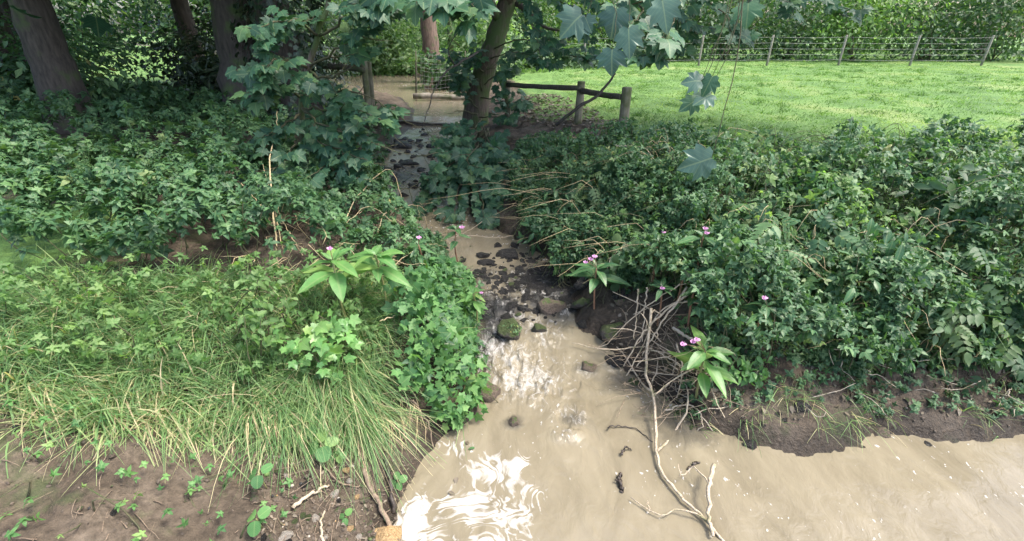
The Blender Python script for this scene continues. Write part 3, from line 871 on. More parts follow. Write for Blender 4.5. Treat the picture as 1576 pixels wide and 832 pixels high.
tree("broad_tree", b, (b[0] + .1, b[1], 6.5), .50, (b[0] - .6, b[1] - .3, 7.0), (4.6, 4.6, 2.8), 7000, "broad dark bare trunk at the top left with smooth bark", "tree", None, 'barkdark', 'syc', .22, 8, 60, proto=SYC)
b = on(*at(455, 130, 9.2)[:2])
ivt = tree("ivy_clad_tree", b, (b[0] - .1, b[1] + .1, 6.0), .42, (b[0] - .2, b[1] + .5, 7.2), (3.6, 3.6, 2.6), 4500, "tree thickly clad in dark ivy beside the broad dark trunk", "tree", None, 'barkdark', 'syc', .22, 7, 50, proto=SYC)
n = 2600
ang = rng.uniform(0, 6.28, n); zz = rng.uniform(-.1, 5, n); rr = .46 + .28 * rng.random(n)
P = np.stack([b[0] + rr * np.cos(ang) * (1 + .25 * np.sin(zz * 3 + ang)), b[1] + rr * np.sin(ang), b[2] + zz], -1)
Nn = np.stack([np.cos(ang), np.sin(ang), .5 + 0 * ang], -1) + rng.normal(size=(n, 3)) * .35
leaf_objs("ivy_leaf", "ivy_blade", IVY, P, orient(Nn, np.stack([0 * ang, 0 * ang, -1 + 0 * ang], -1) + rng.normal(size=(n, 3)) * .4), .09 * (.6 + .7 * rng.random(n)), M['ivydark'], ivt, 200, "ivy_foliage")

b = on(8.6, 6.0)  # unseen tree off to the right, crown placed to shade the bank
tree("shade_tree", b, (7.4, 6.6, 6.6), .28, (5.0, 7.4, 6.9), (3.6, 3.0, 1.9), 2400, "unseen sycamore on the right bank, its crown placed to shade the bramble bank", "tree", None, 'barkgrey', 'syc', .20, 8, 45, proto=SYC)
# left-hand wood, going on past the edge of the picture
for i, (x, y, r0, lab) in enumerate([(-7.4, 8.2, .34, "dark trunk with its foot in bramble, left of the broad tree"), (-10.5, 10.5, .42, "thick trunk at the far left of the wood"),
                                     (-8.6, 14.0, .30, "trunk set back in the wood behind the broad tree"), (-13.5, 14.5, .38, "trunk in the far left corner of the wood"), (-9.6, 17.5, .22, "thin trunk deep in the wood behind the ivy clad tree")]):
    b = on(x, y)
    tree("woodland_tree", b, (x + rng.normal() * .3, y, 7), r0, (x, y, 6.6), (4.2, 4.0, 2.8), 4600, lab, "tree", "trees of the wood on the left bank", 'barkdark', 'syc', .24, 6, 45, proto=SYC)

# sycamore sapling hanging over the left bank
SB = G(470, 215)
SY = 5.6
trk = ([np.array([at(462, 232, SY)[0], SY, float(H(at(462, 232, SY)[0], SY)) - .1]), at(464, 165, SY), at(474, 105, SY), at(490, 55, SY), at(505, 0, SY), at(515, -60, SY)], [.042, .018])
br = []
def B(*pts): br.append([at(x, y, Y) for x, y, Y in pts])
B((474, 105, SY), (520, 75, 5.3), (560, 45, 5.0), (585, 20, 4.8))
B((490, 55, SY), (530, 30, 5.2), (565, 5, 5.0), (590, -20, 4.9))
B((490, 55, SY), (455, 30, 5.2), (425, 35, 4.9), (405, 50, 4.8))
B((474, 105, SY), (440, 90, 5.1), (415, 100, 4.8), (396, 118, 4.7))
B((466, 150, SY), (430, 135, 5.2), (410, 140, 4.9), (392, 160, 4.8))
B((466, 150, SY), (520, 140, 5.4), (570, 150, 5.3), (605, 172, 5.3))
B((464, 165, SY), (510, 170, 5.2), (560, 170, 5.0), (600, 190, 5.0))
B((464, 175, SY), (440, 190, 5.2), (415, 215, 4.9), (395, 235, 4.7))
B((464, 185, SY), (485, 210, 5.1), (520, 230, 4.9), (560, 245, 4.8))
B((464, 195, SY), (450, 230, 5.0), (425, 260, 4.7), (400, 280, 4.5))
B((464, 165, SY), (490, 190, 5.1), (540, 205, 4.9), (590, 225, 4.9))
B((474, 105, SY), (500, 120, 5.4), (535, 110, 5.3), (570, 80, 5.2))
B((464, 195, SY), (490, 240, 5.0), (520, 265, 4.8), (555, 275, 4.7))
B((505, 0, SY), (540, -10, 5.2), (580, 5, 4.9), (625, -5, 4.7))
sycamore("sycamore_sapling", trk[0][0], "young sycamore with broad dark leaves overhanging the left bank", "sapling", None, trk, br, .118, 'syc', 300, .095, 6)

# sycamore regrowth round the leaning trunk, spilling over the stream
br = []
c0 = G(742, 205); Yc = c0[1]
hub = np.array([c0[0], Yc, c0[2] + .1])
def B2(*pts): br.append([hub + rng.normal(size=3) * .08] + [at(x, y, Y) for x, y, Y in pts])
Yb = min(Yc, 9.0)
B2((700, 230, 7.6), (665, 235, 6.9), (640, 240, 6.7))
B2((690, 255, 7.4), (650, 280, 6.8), (615, 295, 6.5))
B2((700, 270, 7.2), (665, 305, 6.6), (640, 320, 6.3))
B2((720, 250, 7.4), (705, 290, 6.6), (700, 330, 6.0))
B2((735, 240, 7.5), (740, 290, 6.5), (745, 335, 5.9))
B2((760, 240, 7.5), (775, 280, 6.6), (780, 320, 6.1))
B2((750, 215, 8.2), (780, 235, 7.4), (805, 265, 6.9))
B2((725, 215, 8.2), (690, 215, 7.6), (665, 215, 7.3))
B2((735, 225, 7.8), (720, 240, 7.0), (725, 270, 6.5))
B2((750, 230, 7.8), (755, 255, 7.0), (760, 300, 6.3))
B2((730, 200, 8.6), (700, 195, 8.3), (680, 200, 8.0))
B2((710, 240, 7.4), (680, 265, 6.9), (670, 285, 6.6))
sycamore("sycamore_bush", c0, "dense sycamore bush with dark leaves spilling over the stream below the leaning trunk", "bush", None, None, br, .125, 'syc', 300, .085, 5, face=(0, -.6, .75), twl=.42)

# leafy shoots clinging round the leaning trunk
br = []
tb0 = G(730, 196); Yt = tb0[1]
for pts in [((735, 165, Yt - .35), (715, 145, Yt - .6), (700, 130, Yt - .7)), ((745, 130, Yt - .35), (765, 115, Yt - .6), (790, 105, Yt - .8)), ((740, 150, Yt - .3), (770, 155, Yt - .6), (805, 165, Yt - .8)),
            ((745, 110, Yt - .3), (725, 95, Yt - .5), (700, 85, Yt - .8)), ((755, 90, Yt - .3), (790, 80, Yt - .8), (835, 95, Yt - 1.2)), ((742, 140, Yt - .35), (740, 120, Yt - .6), (750, 100, Yt - .7)),
            ((738, 180, Yt - .3), (765, 180, Yt - .7), (800, 190, Yt - .9)), ((760, 75, Yt - .3), (800, 60, Yt - .9), (850, 75, Yt - 1.3), (905, 95, Yt - 1.6)), ((735, 175, Yt - .3), (705, 170, Yt - .7), (690, 180, Yt - .9))]:
    br.append([at(x, y, Y) for x, y, Y in pts])
sycamore("sycamore_shoots", tb0 + np.array([0, -.3, 0]), "leafy sycamore shoots clinging round the leaning trunk", "shoots", None, None, br, .15, 'syc', 260, .115, 5, twl=.5)
# bare dark twig arching over the stream
Tubes().add(spline([at(745, 78, Yt - .3), at(715, 92, 9.0), at(690, 108, 8.4), at(670, 135, 8.0), at(660, 165, 7.8), at(650, 195, 7.6), at(655, 220, 7.6)], 26, .008), [.022, .004], 6)
tw = Tubes().add(spline([at(742, 76, Yt - .3), at(715, 92, 9.0), at(690, 108, 8.4), at(670, 135, 8.0), at(660, 165, 7.8), at(650, 196, 7.6)], 26, .008), [.022, .006], 6)
tw.add(spline([at(700, 100, 8.7), at(690, 80, 8.4), at(700, 55, 8.2), at(730, 30, 8.0)], 10, .006), [.012, .004], 5)
o = tw.build("bare_branch", M['barkdark'])
tag(o, "thin bare dark branch arching from the leaning trunk down over the stream", "branch")

# the overhanging branch near the camera, top right: large pale leaves
root = thing("overhanging_branch", at(1000, -60, 2.6), "overhanging sycamore branch with large pale leaves at the upper right", "branch")
tb = Tubes()
stemp = [at(1250, -150, 2.4), at(1100, -60, 2.5), at(1010, -25, 2.55), at(930, -20, 2.6), at(860, -30, 2.7)]
tb.add(spline(stemp, 20, .004), [.02, .008], 6)
big = [(882, 34, 46, 2.6, (-.6, -.2, -.5), 'p'), (905, 36, 26, 2.6, (.5, 0, -.9), 'p'), (945, 32, 42, 2.6, (-.1, 0, -1), 'p'), (968, 62, 44, 2.5, (.15, 0, -1), 'p'), (942, 92, 38, 2.5, (.1, 0, -1), 'p'),
       (1022, 20, 48, 2.4, (.3, 0, -1), 'p'), (1075, 250, 52, 1.7, (-.8, 0, -.3), 'p'), (1068, 122, 30, 2.3, (-.7, 0, .1), 'p'), (1083, 152, 32, 2.3, (-.7, 0, -.5), 'p'), (1062, 160, 32, 2.35, (-.7, 0, -.5), 'd'),
       (1090, 130, 32, 2.3, (-.3, 0, -.9), 'd'),
       (1150, 20, 36, 2.4, (.1, 0, -1), 'd')]
lists = {'p': ([], [], [], []), 'd': ([], [], [], [])}
for px, py, w, Y, tdir, k in big:
    p = at(px, py, Y); dep = (p - CAM) @ np.array([0, math.cos(PITCH), -math.sin(PITCH)])
    s = w * .98 * dep / FPX
    t = np.array(tdir, float)
    p0 = p - unit(t) * s * .4
    a, b_, c_, d_ = lists[k]
    a.append(p0); b_.append(np.array([-.15, -.9, .42]) + rng.normal(size=3) * .12); c_.append(t); d_.append(s)
    j = int(np.clip((1250 - px) / 400 * 19, 0, 19))
    src = spline(stemp, 20)[j] if py < 100 else at(px + 70, -70, Y + .05)
    Tubes().add(spline([src, (src + p0) / 2 + np.array([.03, 0, .02]), p0], 9, .003), [.0026, .0012], 5).build("leaf_stalk", M['twig'], root)
tb.build("twig", M['twig'], root)
for k, mt in (('p', 'sycpale'), ('d', 'syc')):
    a, b_, c_, d_ = lists[k]
    leaf_objs("leaf", "sycamore_leaf_blade", SYC, np.array(a), orient(np.array(b_), np.array(c_)), np.array(d_), M[mt], root)
# darker leafy bough hanging a little farther off
br = [[at(1060, -40, 3.6), at(1040, 20, 3.6), at(1020, 60, 3.6), at(1000, 85, 3.6)], [at(1040, -60, 3.6), at(1000, -10, 3.7), at(985, 25, 3.7)],
      [at(700, -60, 4.3), at(690, -10, 4.3), at(695, 15, 4.2), at(715, 35, 4.2)], [at(690, -60, 4.2), at(660, -15, 4.2), at(640, 8, 4.1)], [at(720, -60, 4.2), at(735, -15, 4.2), at(722, 15, 4.1)], [at(640, -60, 4.2), at(610, -15, 4.2), at(585, 3, 4.1)]]
sycamore("hanging_bough", at(1060, -40, 3.6), "dark leafy sycamore bough hanging above the pasture", "bough", None, None, br[:2], .11, 'syc', 300, .085, 3, twl=.25)
sycamore("hanging_bough", at(690, -60, 4.2), "dark sycamore leaves hanging down over the straight trunk at the top", "bough", None, None, br[2:], .145, 'syc', 300, .12, 1, twl=.25)

br = [[at(790, -60, 8.5), at(830, -20, 8.0), at(870, 10, 7.6), at(905, 45, 7.3)], [at(830, -60, 7.8), at(880, -15, 7.3), at(930, 10, 7.0), at(960, 40, 6.8)], [at(900, -60, 7.0), at(960, -20, 6.6), at(1020, 5, 6.3), at(1060, 35, 6.2)],
      [at(1000, -60, 6.4), at(1060, -20, 6.1), at(1110, 15, 6.0), at(1140, 50, 6.0)], [at(800, -50, 8.4), at(815, 0, 8.0), at(822, 50, 7.7), at(835, 95, 7.5)], [at(1100, -60, 6.2), at(1180, -20, 6.2), at(1260, 0, 6.2), at(1320, 30, 6.2)],
      [at(960, -40, 6.8), at(985, 10, 6.6), at(1010, 45, 6.5), at(1035, 70, 6.4)]]
sycamore("hanging_bough", at(900, -60, 7.2), "long bough of small dark leaves along the top of the pasture view", "bough", None, None, br, .12, 'syc', 300, .10, 4, twl=.38)
# --- balsam plants
def flower(root, p, s):
    tb = Tubes()
    P, F, n0 = [], [], 0
    V, Fc = [], []
    dirs = [(0, -.3, 1), (.9, -.4, .2), (-.9, -.4, .2), (.5, -.7, -.5), (-.5, -.7, -.5)]
    allV, allF, off = [], [], 0
    for i, d in enumerate(dirs):
        R = orient(np.array([np.cross(d, (.3, .5, .2))]), np.array([d]))
        v, f, _, _ = batch(ROUND, np.array([p]), R, [s * (1.1 if i < 3 else .8)], np.zeros(1))
        allV.append(v); allF.append(f + off); off += len(v)
    tb.add([p + np.array([0, .01, -.3 * s]), p + np.array([0, .4 * s, 0]), p + np.array([0, .9 * s, .2 * s])], [s * .15, s * .42, s * .12], 7)
    v = np.concatenate(tb.V); allV.append(v); allF.append(np.array(tb.F) + off)
    o = obj_np("flower", np.concatenate(allV), np.concatenate(allF), M['petal'], root)
    return o
def balsam(base, top, leafpx, label, mat='balsam', nleaf=9, flowers=(), whorls=2, tilt=0):
    top = np.asarray(top, float)
    root = thing("balsam_plant", base, label, "balsam plant", "pink flowered balsam plants along the banks")
    Tubes().add(spline([base - np.array([0, 0, .03]), (base + top) / 2 + rng.normal(size=3) * .02, top], 10), [.010, .006], 6).build("stem", M['stemred' if mat == 'balsdark' else 'stem'], root)
    dep = (top - CAM) @ np.array([0, math.cos(PITCH), -math.sin(PITCH)])
    s0 = leafpx * dep / FPX
    ax = unit(top - base)
    P, Nn, T, S = [], [], [], []
    a0 = rng.random() * 6.28
    for i in range(nleaf):
        w = i // max(1, nleaf // whorls)
        a = a0 + i * 2.4 + rng.normal() * .15
        d = np.array([math.cos(a), math.sin(a), .12 - .18 * w + rng.normal() * .12])
        p = top - ax * (w * .07 + .02 * rng.random()) * (s0 / .2)
        P.append(p + d * .012); T.append(d); Nn.append(np.array([-d[0] * .25, -d[1] * .25 - .15, 1]) + rng.normal(size=3) * .12); S.append(s0 * (.75 + .4 * rng.random()) * (1.0 if w else .85))
    for i in range(3):
        a = a0 + i * 2.1; d = np.array([math.cos(a) * .5, math.sin(a) * .5, .8]); P.append(top); T.append(d); Nn.append(np.array([-d[0], -d[1] - .3, .6])); S.append(s0 * .38)
    leaf_objs("leaf", "balsam_blade", LANCE, np.array(P), orient(np.array(Nn), np.array(T)), np.array(S), M[mat], root)
    for (px, py, s) in flowers:
        q = at(px, py, top[1] - .03)
        Tubes().add(spline([top, (top + q) / 2 + np.array([0, 0, .01]), q], 5), [.003, .002], 4).build("flower_stalk", M['stemred'], root)
        flower(root, q, s)
    return root
def bal(px, py, hgt, leafpx, label, **kw):
    """px,py: where the top whorl stands; hgt: plant height"""
    p = G(px, py, hgt); base = on(p[0] + .02, p[1] + .02)
    return balsam(base, p, leafpx, label, **kw)
bal(512, 400, .55, 58, "tall pale balsam on the grassy left bank, its single pink bud at the tip", nleaf=9, flowers=[(508, 382, 0.020)])
bal(578, 392, .55, 52, "yellowish green balsam beside the tall pale one, without flowers", nleaf=10)
bal(644, 376, .45, 22, "small balsam with one pink flower on the left bank by the dry twigs", mat='balsdark', nleaf=9, flowers=[(645, 365, 0.022)])
bal(702, 352, .5, 26, "balsam with a pale pink bloom standing against the dark sycamore bush", mat='balsdark', nleaf=7, flowers=[(711, 349, 0.032)])
bal(728, 452, .4, 26, "balsam at the tip of the left bank leaning over the cascade", mat='balsam', nleaf=9, flowers=[(741, 450, 0.017), (740, 460, 0.017)])
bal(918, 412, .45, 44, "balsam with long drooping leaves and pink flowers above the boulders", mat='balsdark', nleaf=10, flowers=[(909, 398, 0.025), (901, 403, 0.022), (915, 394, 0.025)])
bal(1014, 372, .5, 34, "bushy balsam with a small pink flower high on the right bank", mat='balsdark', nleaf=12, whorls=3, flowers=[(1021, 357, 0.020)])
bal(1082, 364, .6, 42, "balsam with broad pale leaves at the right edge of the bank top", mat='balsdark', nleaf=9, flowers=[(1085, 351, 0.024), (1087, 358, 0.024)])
bal(1019, 442, .4, 26, "balsam with a star of leaves round a pink flower above the brush pile", mat='balsdark', nleaf=7, whorls=1, flowers=[(1019, 443, 0.023)])
bal(1070, 440, .45, 28, "balsam with spread leaves and one pink flower right of the star shaped one", mat='balsdark', nleaf=9, flowers=[(1071, 441, 0.023)])
bal(1086, 540, .5, 52, "large low balsam with several pink flowers nearest the water on the right bank", mat='balsam', nleaf=12, whorls=3, flowers=[(1051, 529, 0.024), (1072, 522, 0.024), (1076, 548, 0.024), (1066, 525, 0.022)])
bal(1052, 395, .5, 30, "balsam without flowers between the bushy one and the bank edge", mat='balsdark', nleaf=9)
bal(1180, 470, .5, 36, "balsam growing past the picture's right edge on the slope", mat='balsdark', nleaf=10, flowers=[(1176, 458, 0.024)])

# --- ivy and nettle cover hanging over the left bank
def poly_world(pix): return np.array([G(x, y)[:2] for x, y in pix])
def in_poly(poly, n, rgen=rng):
    lo, hi = poly.min(0), poly.max(0); out = []
    while len(out) < n:
        q = lo + rgen.random(2) * (hi - lo); c = False; j = len(poly) - 1
        for i in range(len(poly)):
            xi, yi = poly[i]; xj, yj = poly[j]
            if (yi > q[1]) != (yj > q[1]) and q[0] < (xj - xi) * (q[1] - yi) / (yj - yi) + xi: c = not c
            j = i
        if c: out.append(q)
    return np.array(out)
def slope_n(x, y, e=.06):
    gx = (H(x + e, y) - H(x - e, y)) / (2 * e); gy = (H(x, y + e) - H(x, y - e)) / (2 * e)
    return unit(np.stack([-gx, -gy, np.ones_like(gx)], -1))
def cover(name, poly, n, hmin, hmax, size, proto, key, mat, label, cat, limit=300, group=None, mound=.25, stems=40, stem_mat='twig', tintbias=0.0, face=(0, -.25, .3), wild=.4, taper=.22, gaps=0.0):
    poly0 = poly; Q = in_poly(poly, n)
    c = Q.mean(0); root = thing(name, on(c[0], c[1]), label, cat, group)
    if gaps > 0:
        g = vnoise(Q[:, 0] * 3.1 + 11, Q[:, 1] * 3.1) + .5 * vnoise(Q[:, 0] * 7 + 3, Q[:, 1] * 7)
        Q = Q[g > -.9 + gaps]; n = len(Q)
    m = mound * (.5 + .5 * fbm(Q[:, 0] * 2.2 + 3, Q[:, 1] * 2.2, 3))
    h = hmin + (hmax - hmin) * rng.random(n) ** .7 + np.clip(m, 0, None)
    h = h * (1 - .74 * ss(5.4, 7.4, Q[:, 1]) * (Q[:, 0] > 0))
    h = h * np.clip(taper + .55 * shore(Q[:, 0], Q[:, 1])[0], .12, 1)
    sn = slope_n(Q[:, 0], Q[:, 1])
    P = np.stack([Q[:, 0], Q[:, 1], H(Q[:, 0], Q[:, 1])], -1) + sn * h[:, None] * np.array([.8, .8, 1])
    Nn = sn * .5 + np.array(face) + rng.normal(size=(n, 3)) * wild
    T = sn * np.array([1, 1, 0]) + np.array([0, 0, -.35]) + rng.normal(size=(n, 3)) * .6
    S = size * (.6 + .7 * rng.random(n))
    low = (h - hmin) / max(hmax - hmin + mound, .01)
    tint = np.clip(rng.random(n) * .75 + .2 * vnoise(Q[:, 0] * 3, Q[:, 1] * 3) + tintbias + .05, 0, 1)
    leaf_objs("leaf", key, proto, P, orient(Nn, T), S, M[mat], root, limit, "foliage", tint)
    tb = Tubes()
    for i in range(stems):
        k = int(rng.integers(n)); e = P[k]; s = on(Q[k][0] + rng.normal() * .12, Q[k][1] + rng.normal() * .12, -.02)
        tb.add(spline([s, (s + e) / 2 + rng.normal(size=3) * .04, e], 6), [.006, .002], 4)
    if stems: tag(tb.build("stems", M[stem_mat], root), kind="stuff")
    return root
cover("ivy_mat", poly_world([(600, 560), (620, 500), (660, 455), (715, 440), (740, 480), (725, 520), (712, 560), (728, 620), (728, 648), (690, 660), (640, 625), (600, 600)]), 1200, .01, .20, .070, IVY, "ivy_blade", 'ivy',
      "glossy green ivy tumbling down the left bank to the foam", "ivy", 300, None, .25, wild=.65, taper=.6, tintbias=.06)
cover("ivy_mat", poly_world([(598, 540), (590, 470), (640, 430), (690, 425), (712, 440), (660, 470), (620, 520)]), 560, .02, .22, .075, IVY, "ivy_blade", 'ivy', "darker ivy behind the long grass at the riffle", "ivy", 250, None, .25, wild=.7, taper=.5, tintbias=-.15)

cover("bramble_spray", poly_world([(600, 560), (620, 480), (690, 430), (735, 450), (730, 560), (715, 630), (650, 620)]), 130, .10, .26, .11, TRI, "bramble_blade", 'bram', "bramble shoots scrambling over the ivy by the cascade", "bramble", 130, None, .15, stems=25, wild=.6, taper=.6)
# low mixed herbs of the left bank
NET = [("nettle_patch", [(388, 350), (388, 300), (450, 280), (575, 300), (600, 330), (640, 380), (600, 420), (480, 420), (388, 430)], 1900, .075, 'bram', "tangle of dark nettles behind the tall pale balsam"),
       ("nettle_patch", [(388, 300), (388, 190), (480, 170), (600, 190), (600, 235), (575, 290), (450, 275)], 2000, .09, 'bram', "shaded nettles under the young sycamore"),
       ("nettle_patch", [(600, 420), (640, 375), (690, 365), (690, 395), (690, 440), (640, 445)], 700, .06, 'bram', "low herbs on the left bank by the slow pool"),
       ("nettle_patch", [(388, 300), (388, 430), (200, 440), (0, 440), (0, 280), (200, 260)], 2900, .085, 'bram', "wide nettle bed left of the young sycamore"),
       ("nettle_patch", [(388, 190), (388, 290), (200, 255), (0, 270), (0, 170), (200, 160)], 2900, .11, 'bram', "dark undergrowth beneath the left hand wood")]
for nm, pix, n, s, mt, lab in NET:
    cover(nm, poly_world(pix), n, .03, .28, s * 1.35, SPRIG, "nettle_sprig", mt, lab, "nettles", 150, None, .5, stems=90, wild=.55, face=(0, -.1, .5), gaps=.3)
cover("clover_patch", poly_world([(455, 545), (520, 530), (545, 555), (520, 590), (465, 585)]), 70, .25, .42, .07, IVY, "ivy_blade", 'balsam', "pale bramble leaves poking out of the long grass", "bramble", 70, None, .1, stems=20)
cover("yellow_herb", poly_world([(388, 560), (388, 500), (440, 480), (470, 520), (430, 560)]), 160, .2, .42, .05, OVATE, "herb_blade", 'bright', "yellowish small leaved herb in the grass at the left", "herb", 160, None, .1, stems=20)

# long grass
def blades(pos, dirs, length, width, droop, tint, seg=5):
    n = len(pos)
    t = np.linspace(0, 1, seg + 1)
    D = unit(dirs)
    C = pos[:, None, :] + D[:, None, :] * (length[:, None] * t[None])[..., None]
    hor = D.copy(); hor[:, 2] = 0; hor = unit(hor + 1e-6)
    C[..., 2] -= (length * droop)[:, None] * t[None] ** 2.2
    C += hor[:, None, :] * ((length * droop * .45)[:, None] * t[None] ** 2)[..., None]
    side = unit(np.cross(D, np.array([0, 0, 1.0])) + rng.normal(size=(n, 3)) * .35)
    w = width[:, None] * (1 - t[None] ** 1.6) * .5 + .0006
    A = C + side[:, None, :] * w[..., None]; Bv = C - side[:, None, :] * w[..., None]
    V = np.stack([A, Bv], 2).reshape(-1, 3)
    k = 2 * (seg + 1)
    f = []
    for i in range(seg): f += [(2 * i, 2 * i + 1, 2 * i + 3), (2 * i, 2 * i + 3, 2 * i + 2)]
    F = (np.array(f)[None] + (np.arange(n) * k)[:, None, None]).reshape(-1, 3)
    return V, F, np.repeat(tint, k)
def grass(name, poly, n, L, W, droop, lean, label, mat='grass', tuft=60, tb=0.0, cat="grass", straw=.25):
    T0 = in_poly(poly, tuft)
    k = rng.integers(tuft, size=n)
    Q = T0[k] + rng.normal(size=(n, 2)) * .042
    z = H(Q[:, 0], Q[:, 1])
    pos = np.stack([Q[:, 0], Q[:, 1], z - .02], -1)
    td = rng.normal(size=(tuft, 3)) * np.array([.5, .4, .1])
    d = np.array(lean) + td[k] + rng.normal(size=(n, 3)) * np.array([.5, .45, .2])
    ln = L * (.3 + .8 * rng.random(n)) * (.55 + .75 * rng.random(tuft))[k]
    tint = np.clip(.45 * rng.random(n) + (.35 * rng.random(tuft))[k] + tb - .05 + (rng.random(n) < straw) * .4, 0, 1)
    V, F, t = blades(pos, d, ln, W * (.4 + 1.3 * rng.random(n) ** 2), droop * (.15 + 1.3 * rng.random(n)), tint)
    o = obj_np(name, V, F, M[mat], tint=t, leafco=np.zeros((len(V), 3)) + np.array([.3, .05, 0]))
    tag(o, label, cat, kind="stuff")
    return o
grass("long_grass", poly_world([(388, 600), (388, 450), (480, 420), (590, 440), (600, 500), (585, 570), (540, 600), (470, 615)]), 6500, .36, .0065, .7, (.1, -.3, .9), "long yellow green grass arching over the left bank", tuft=170, tb=.05, straw=.2)
grass("long_grass", poly_world([(388, 665), (388, 560), (470, 560), (550, 570), (590, 600), (540, 635), (450, 662)]), 4800, .46, .007, .9, (.12, -.6, .7), "pale grass hanging down the face of the left bank", tuft=70, tb=.1, straw=.25)
grass("long_grass", poly_world([(480, 430), (560, 400), (690, 400), (705, 430), (650, 450), (600, 460)]), 2200, .30, .005, .7, (.15, -.2, .9), "dark fine grass along the top of the left bank", tuft=70, tb=-.12)
grass("long_grass", poly_world([(388, 605), (388, 430), (200, 430), (0, 430), (0, 570), (200, 590)]), 13000, .38, .008, .75, (.05, -.3, .9), "meadow grass left of the bank", tuft=340, tb=.03, straw=.18)
grass("long_grass", poly_world([(388, 600), (388, 660), (200, 655), (0, 640), (0, 570), (200, 580)]), 3000, .4, .008, .95, (.05, -.6, .75), "grass hanging over the bare earth at the far left", tuft=80, tb=.2, straw=.35)
cover("herb_patch", poly_world([(388, 600), (388, 430), (600, 420), (620, 470), (590, 590), (480, 600)]), 360, .05, .28, .065, SPRIG, "herb_sprig", 'bright', "mixed low herbs among the long grass", "herbs", 150, None, .05, stems=30, wild=.5)
cover("weed_patch", np.array([[1.3, YS0 + .15], [5.5, YS0 + .05], [6.5, YS0 + .9], [1.4, YS0 + 1.0]]), 1500, .01, .14, .065, SPRIG, "herb_sprig", 'bram', "sparse weeds on the bare shore to the right", "weeds", 120, None, .05, stems=30, wild=.5)
cover("weed_patch", np.array([[-1.0, 1.2], [-3.0, 1.1], [-3.2, 2.0], [-1.3, 2.0]]), 130, .01, .10, .05, SPRIG, "herb_sprig", 'ivy', "sparse weeds on the bare earth at the far left", "weeds", 120, None, .05, stems=20, wild=.5)
cover("herb_patch", poly_world([(388, 600), (388, 440), (200, 440), (0, 450), (0, 580), (200, 590)]), 300, .05, .28, .07, SPRIG, "herb_sprig", 'bright', "low herbs in the meadow grass at the far left", "herbs", 120, None, .1, stems=30, wild=.5)
grass("long_grass", poly_world([(605, 560), (620, 490), (700, 440), (735, 470), (725, 620), (650, 620)]), 500, .34, .005, .7, (.25, -.3, .9), "grass blades poking through the ivy", tuft=60, tb=.0, straw=.3)
# round leaved seedlings on the bare bank
def seedling(px, py, leafpx, n, label, up=.12):
    p = G(px, py, up); base = on(p[0], p[1] + .02)
    root = thing("alder_seedling", base, label, "seedling", "round leaved seedlings on the left bank")
    Tubes().add(spline([base, (base + p) / 2, p], 6), [.004, .003], 5).build("stem", M['stem'], root)
    dep = (p - CAM) @ np.array([0, math.cos(PITCH), -math.sin(PITCH)]); s = leafpx * dep / FPX
    P, Nn, T, S = [], [], [], []
    for i in range(n):
        a = -1.2 + i * 6.28 / n + rng.normal() * .2; d = np.array([math.cos(a), math.sin(a), .0])
        P.append(p + d * s * .15); T.append(d); Nn.append(np.array([d[0] * .15, -.45, .9]) + rng.normal(size=3) * .12); S.append(s * (.75 + .3 * rng.random()))
    leaf_objs("leaf", "alder_blade", ROUND, np.array(P), orient(np.array(Nn), np.array(T)), np.array(S), M['ivy'], root)
seedling(495, 684, 27, 4, "seedling with four rounded green leaves on the bare bank")
seedling(474, 650, 26, 3, "seedling half hidden under the hanging grass")
seedling(398, 728, 24, 3, "seedling at the left edge of the bare earth", .15)
seedling(394, 798, 22, 3, "lowest seedling near the foot of the left bank", .1)
seedling(532, 795, 12, 3, "tiny seedling beside the thick root", .04)
seedling(612, 740, 14, 4, "small seedling at the water's edge by the dark wet root", .06)
seedling(520, 700, 12, 4, "tiny mossy seedling under the overhang", .05)

# --- right bank
RB = [("bramble_bush", [(800, 225), (870, 212), (935, 235), (930, 290), (860, 310), (800, 280)], 4160, 0.078, "bramble thicket in front of the two fence posts"),
      ("bramble_bush", [(935, 235), (1010, 235), (1080, 262), (1094, 320), (1010, 320), (935, 290)], 4160, 0.078, "bramble thicket between the end post and the pasture"),
      ("bramble_bush", [(790, 280), (870, 305), (940, 300), (930, 370), (860, 385), (800, 345)], 4160, 0.070, "dark bramble thicket above the undercut bank"),
      ("bramble_bush", [(935, 300), (1010, 318), (1094, 320), (1094, 400), (1000, 395), (930, 375)], 4160, 0.070, "bramble thicket behind the bushy balsam"),
      ("bramble_bush", [(860, 385), (930, 372), (1000, 395), (1094, 400), (1094, 530), (1050, 470), (930, 440), (880, 420)], 4200, 0.066, "low bramble growing round the balsams above the brush pile"),
      ("bramble_bush", [(1094, 280), (1094, 400), (1330, 420), (1576, 400), (1576, 280), (1300, 265)], 8500, .09, "broad bramble bank along the edge of the pasture"),
      ("bramble_bush", [(1094, 400), (1094, 575), (1330, 575), (1576, 570), (1576, 400), (1330, 418)], 6500, .08, "bramble slope above the bare right shore")]
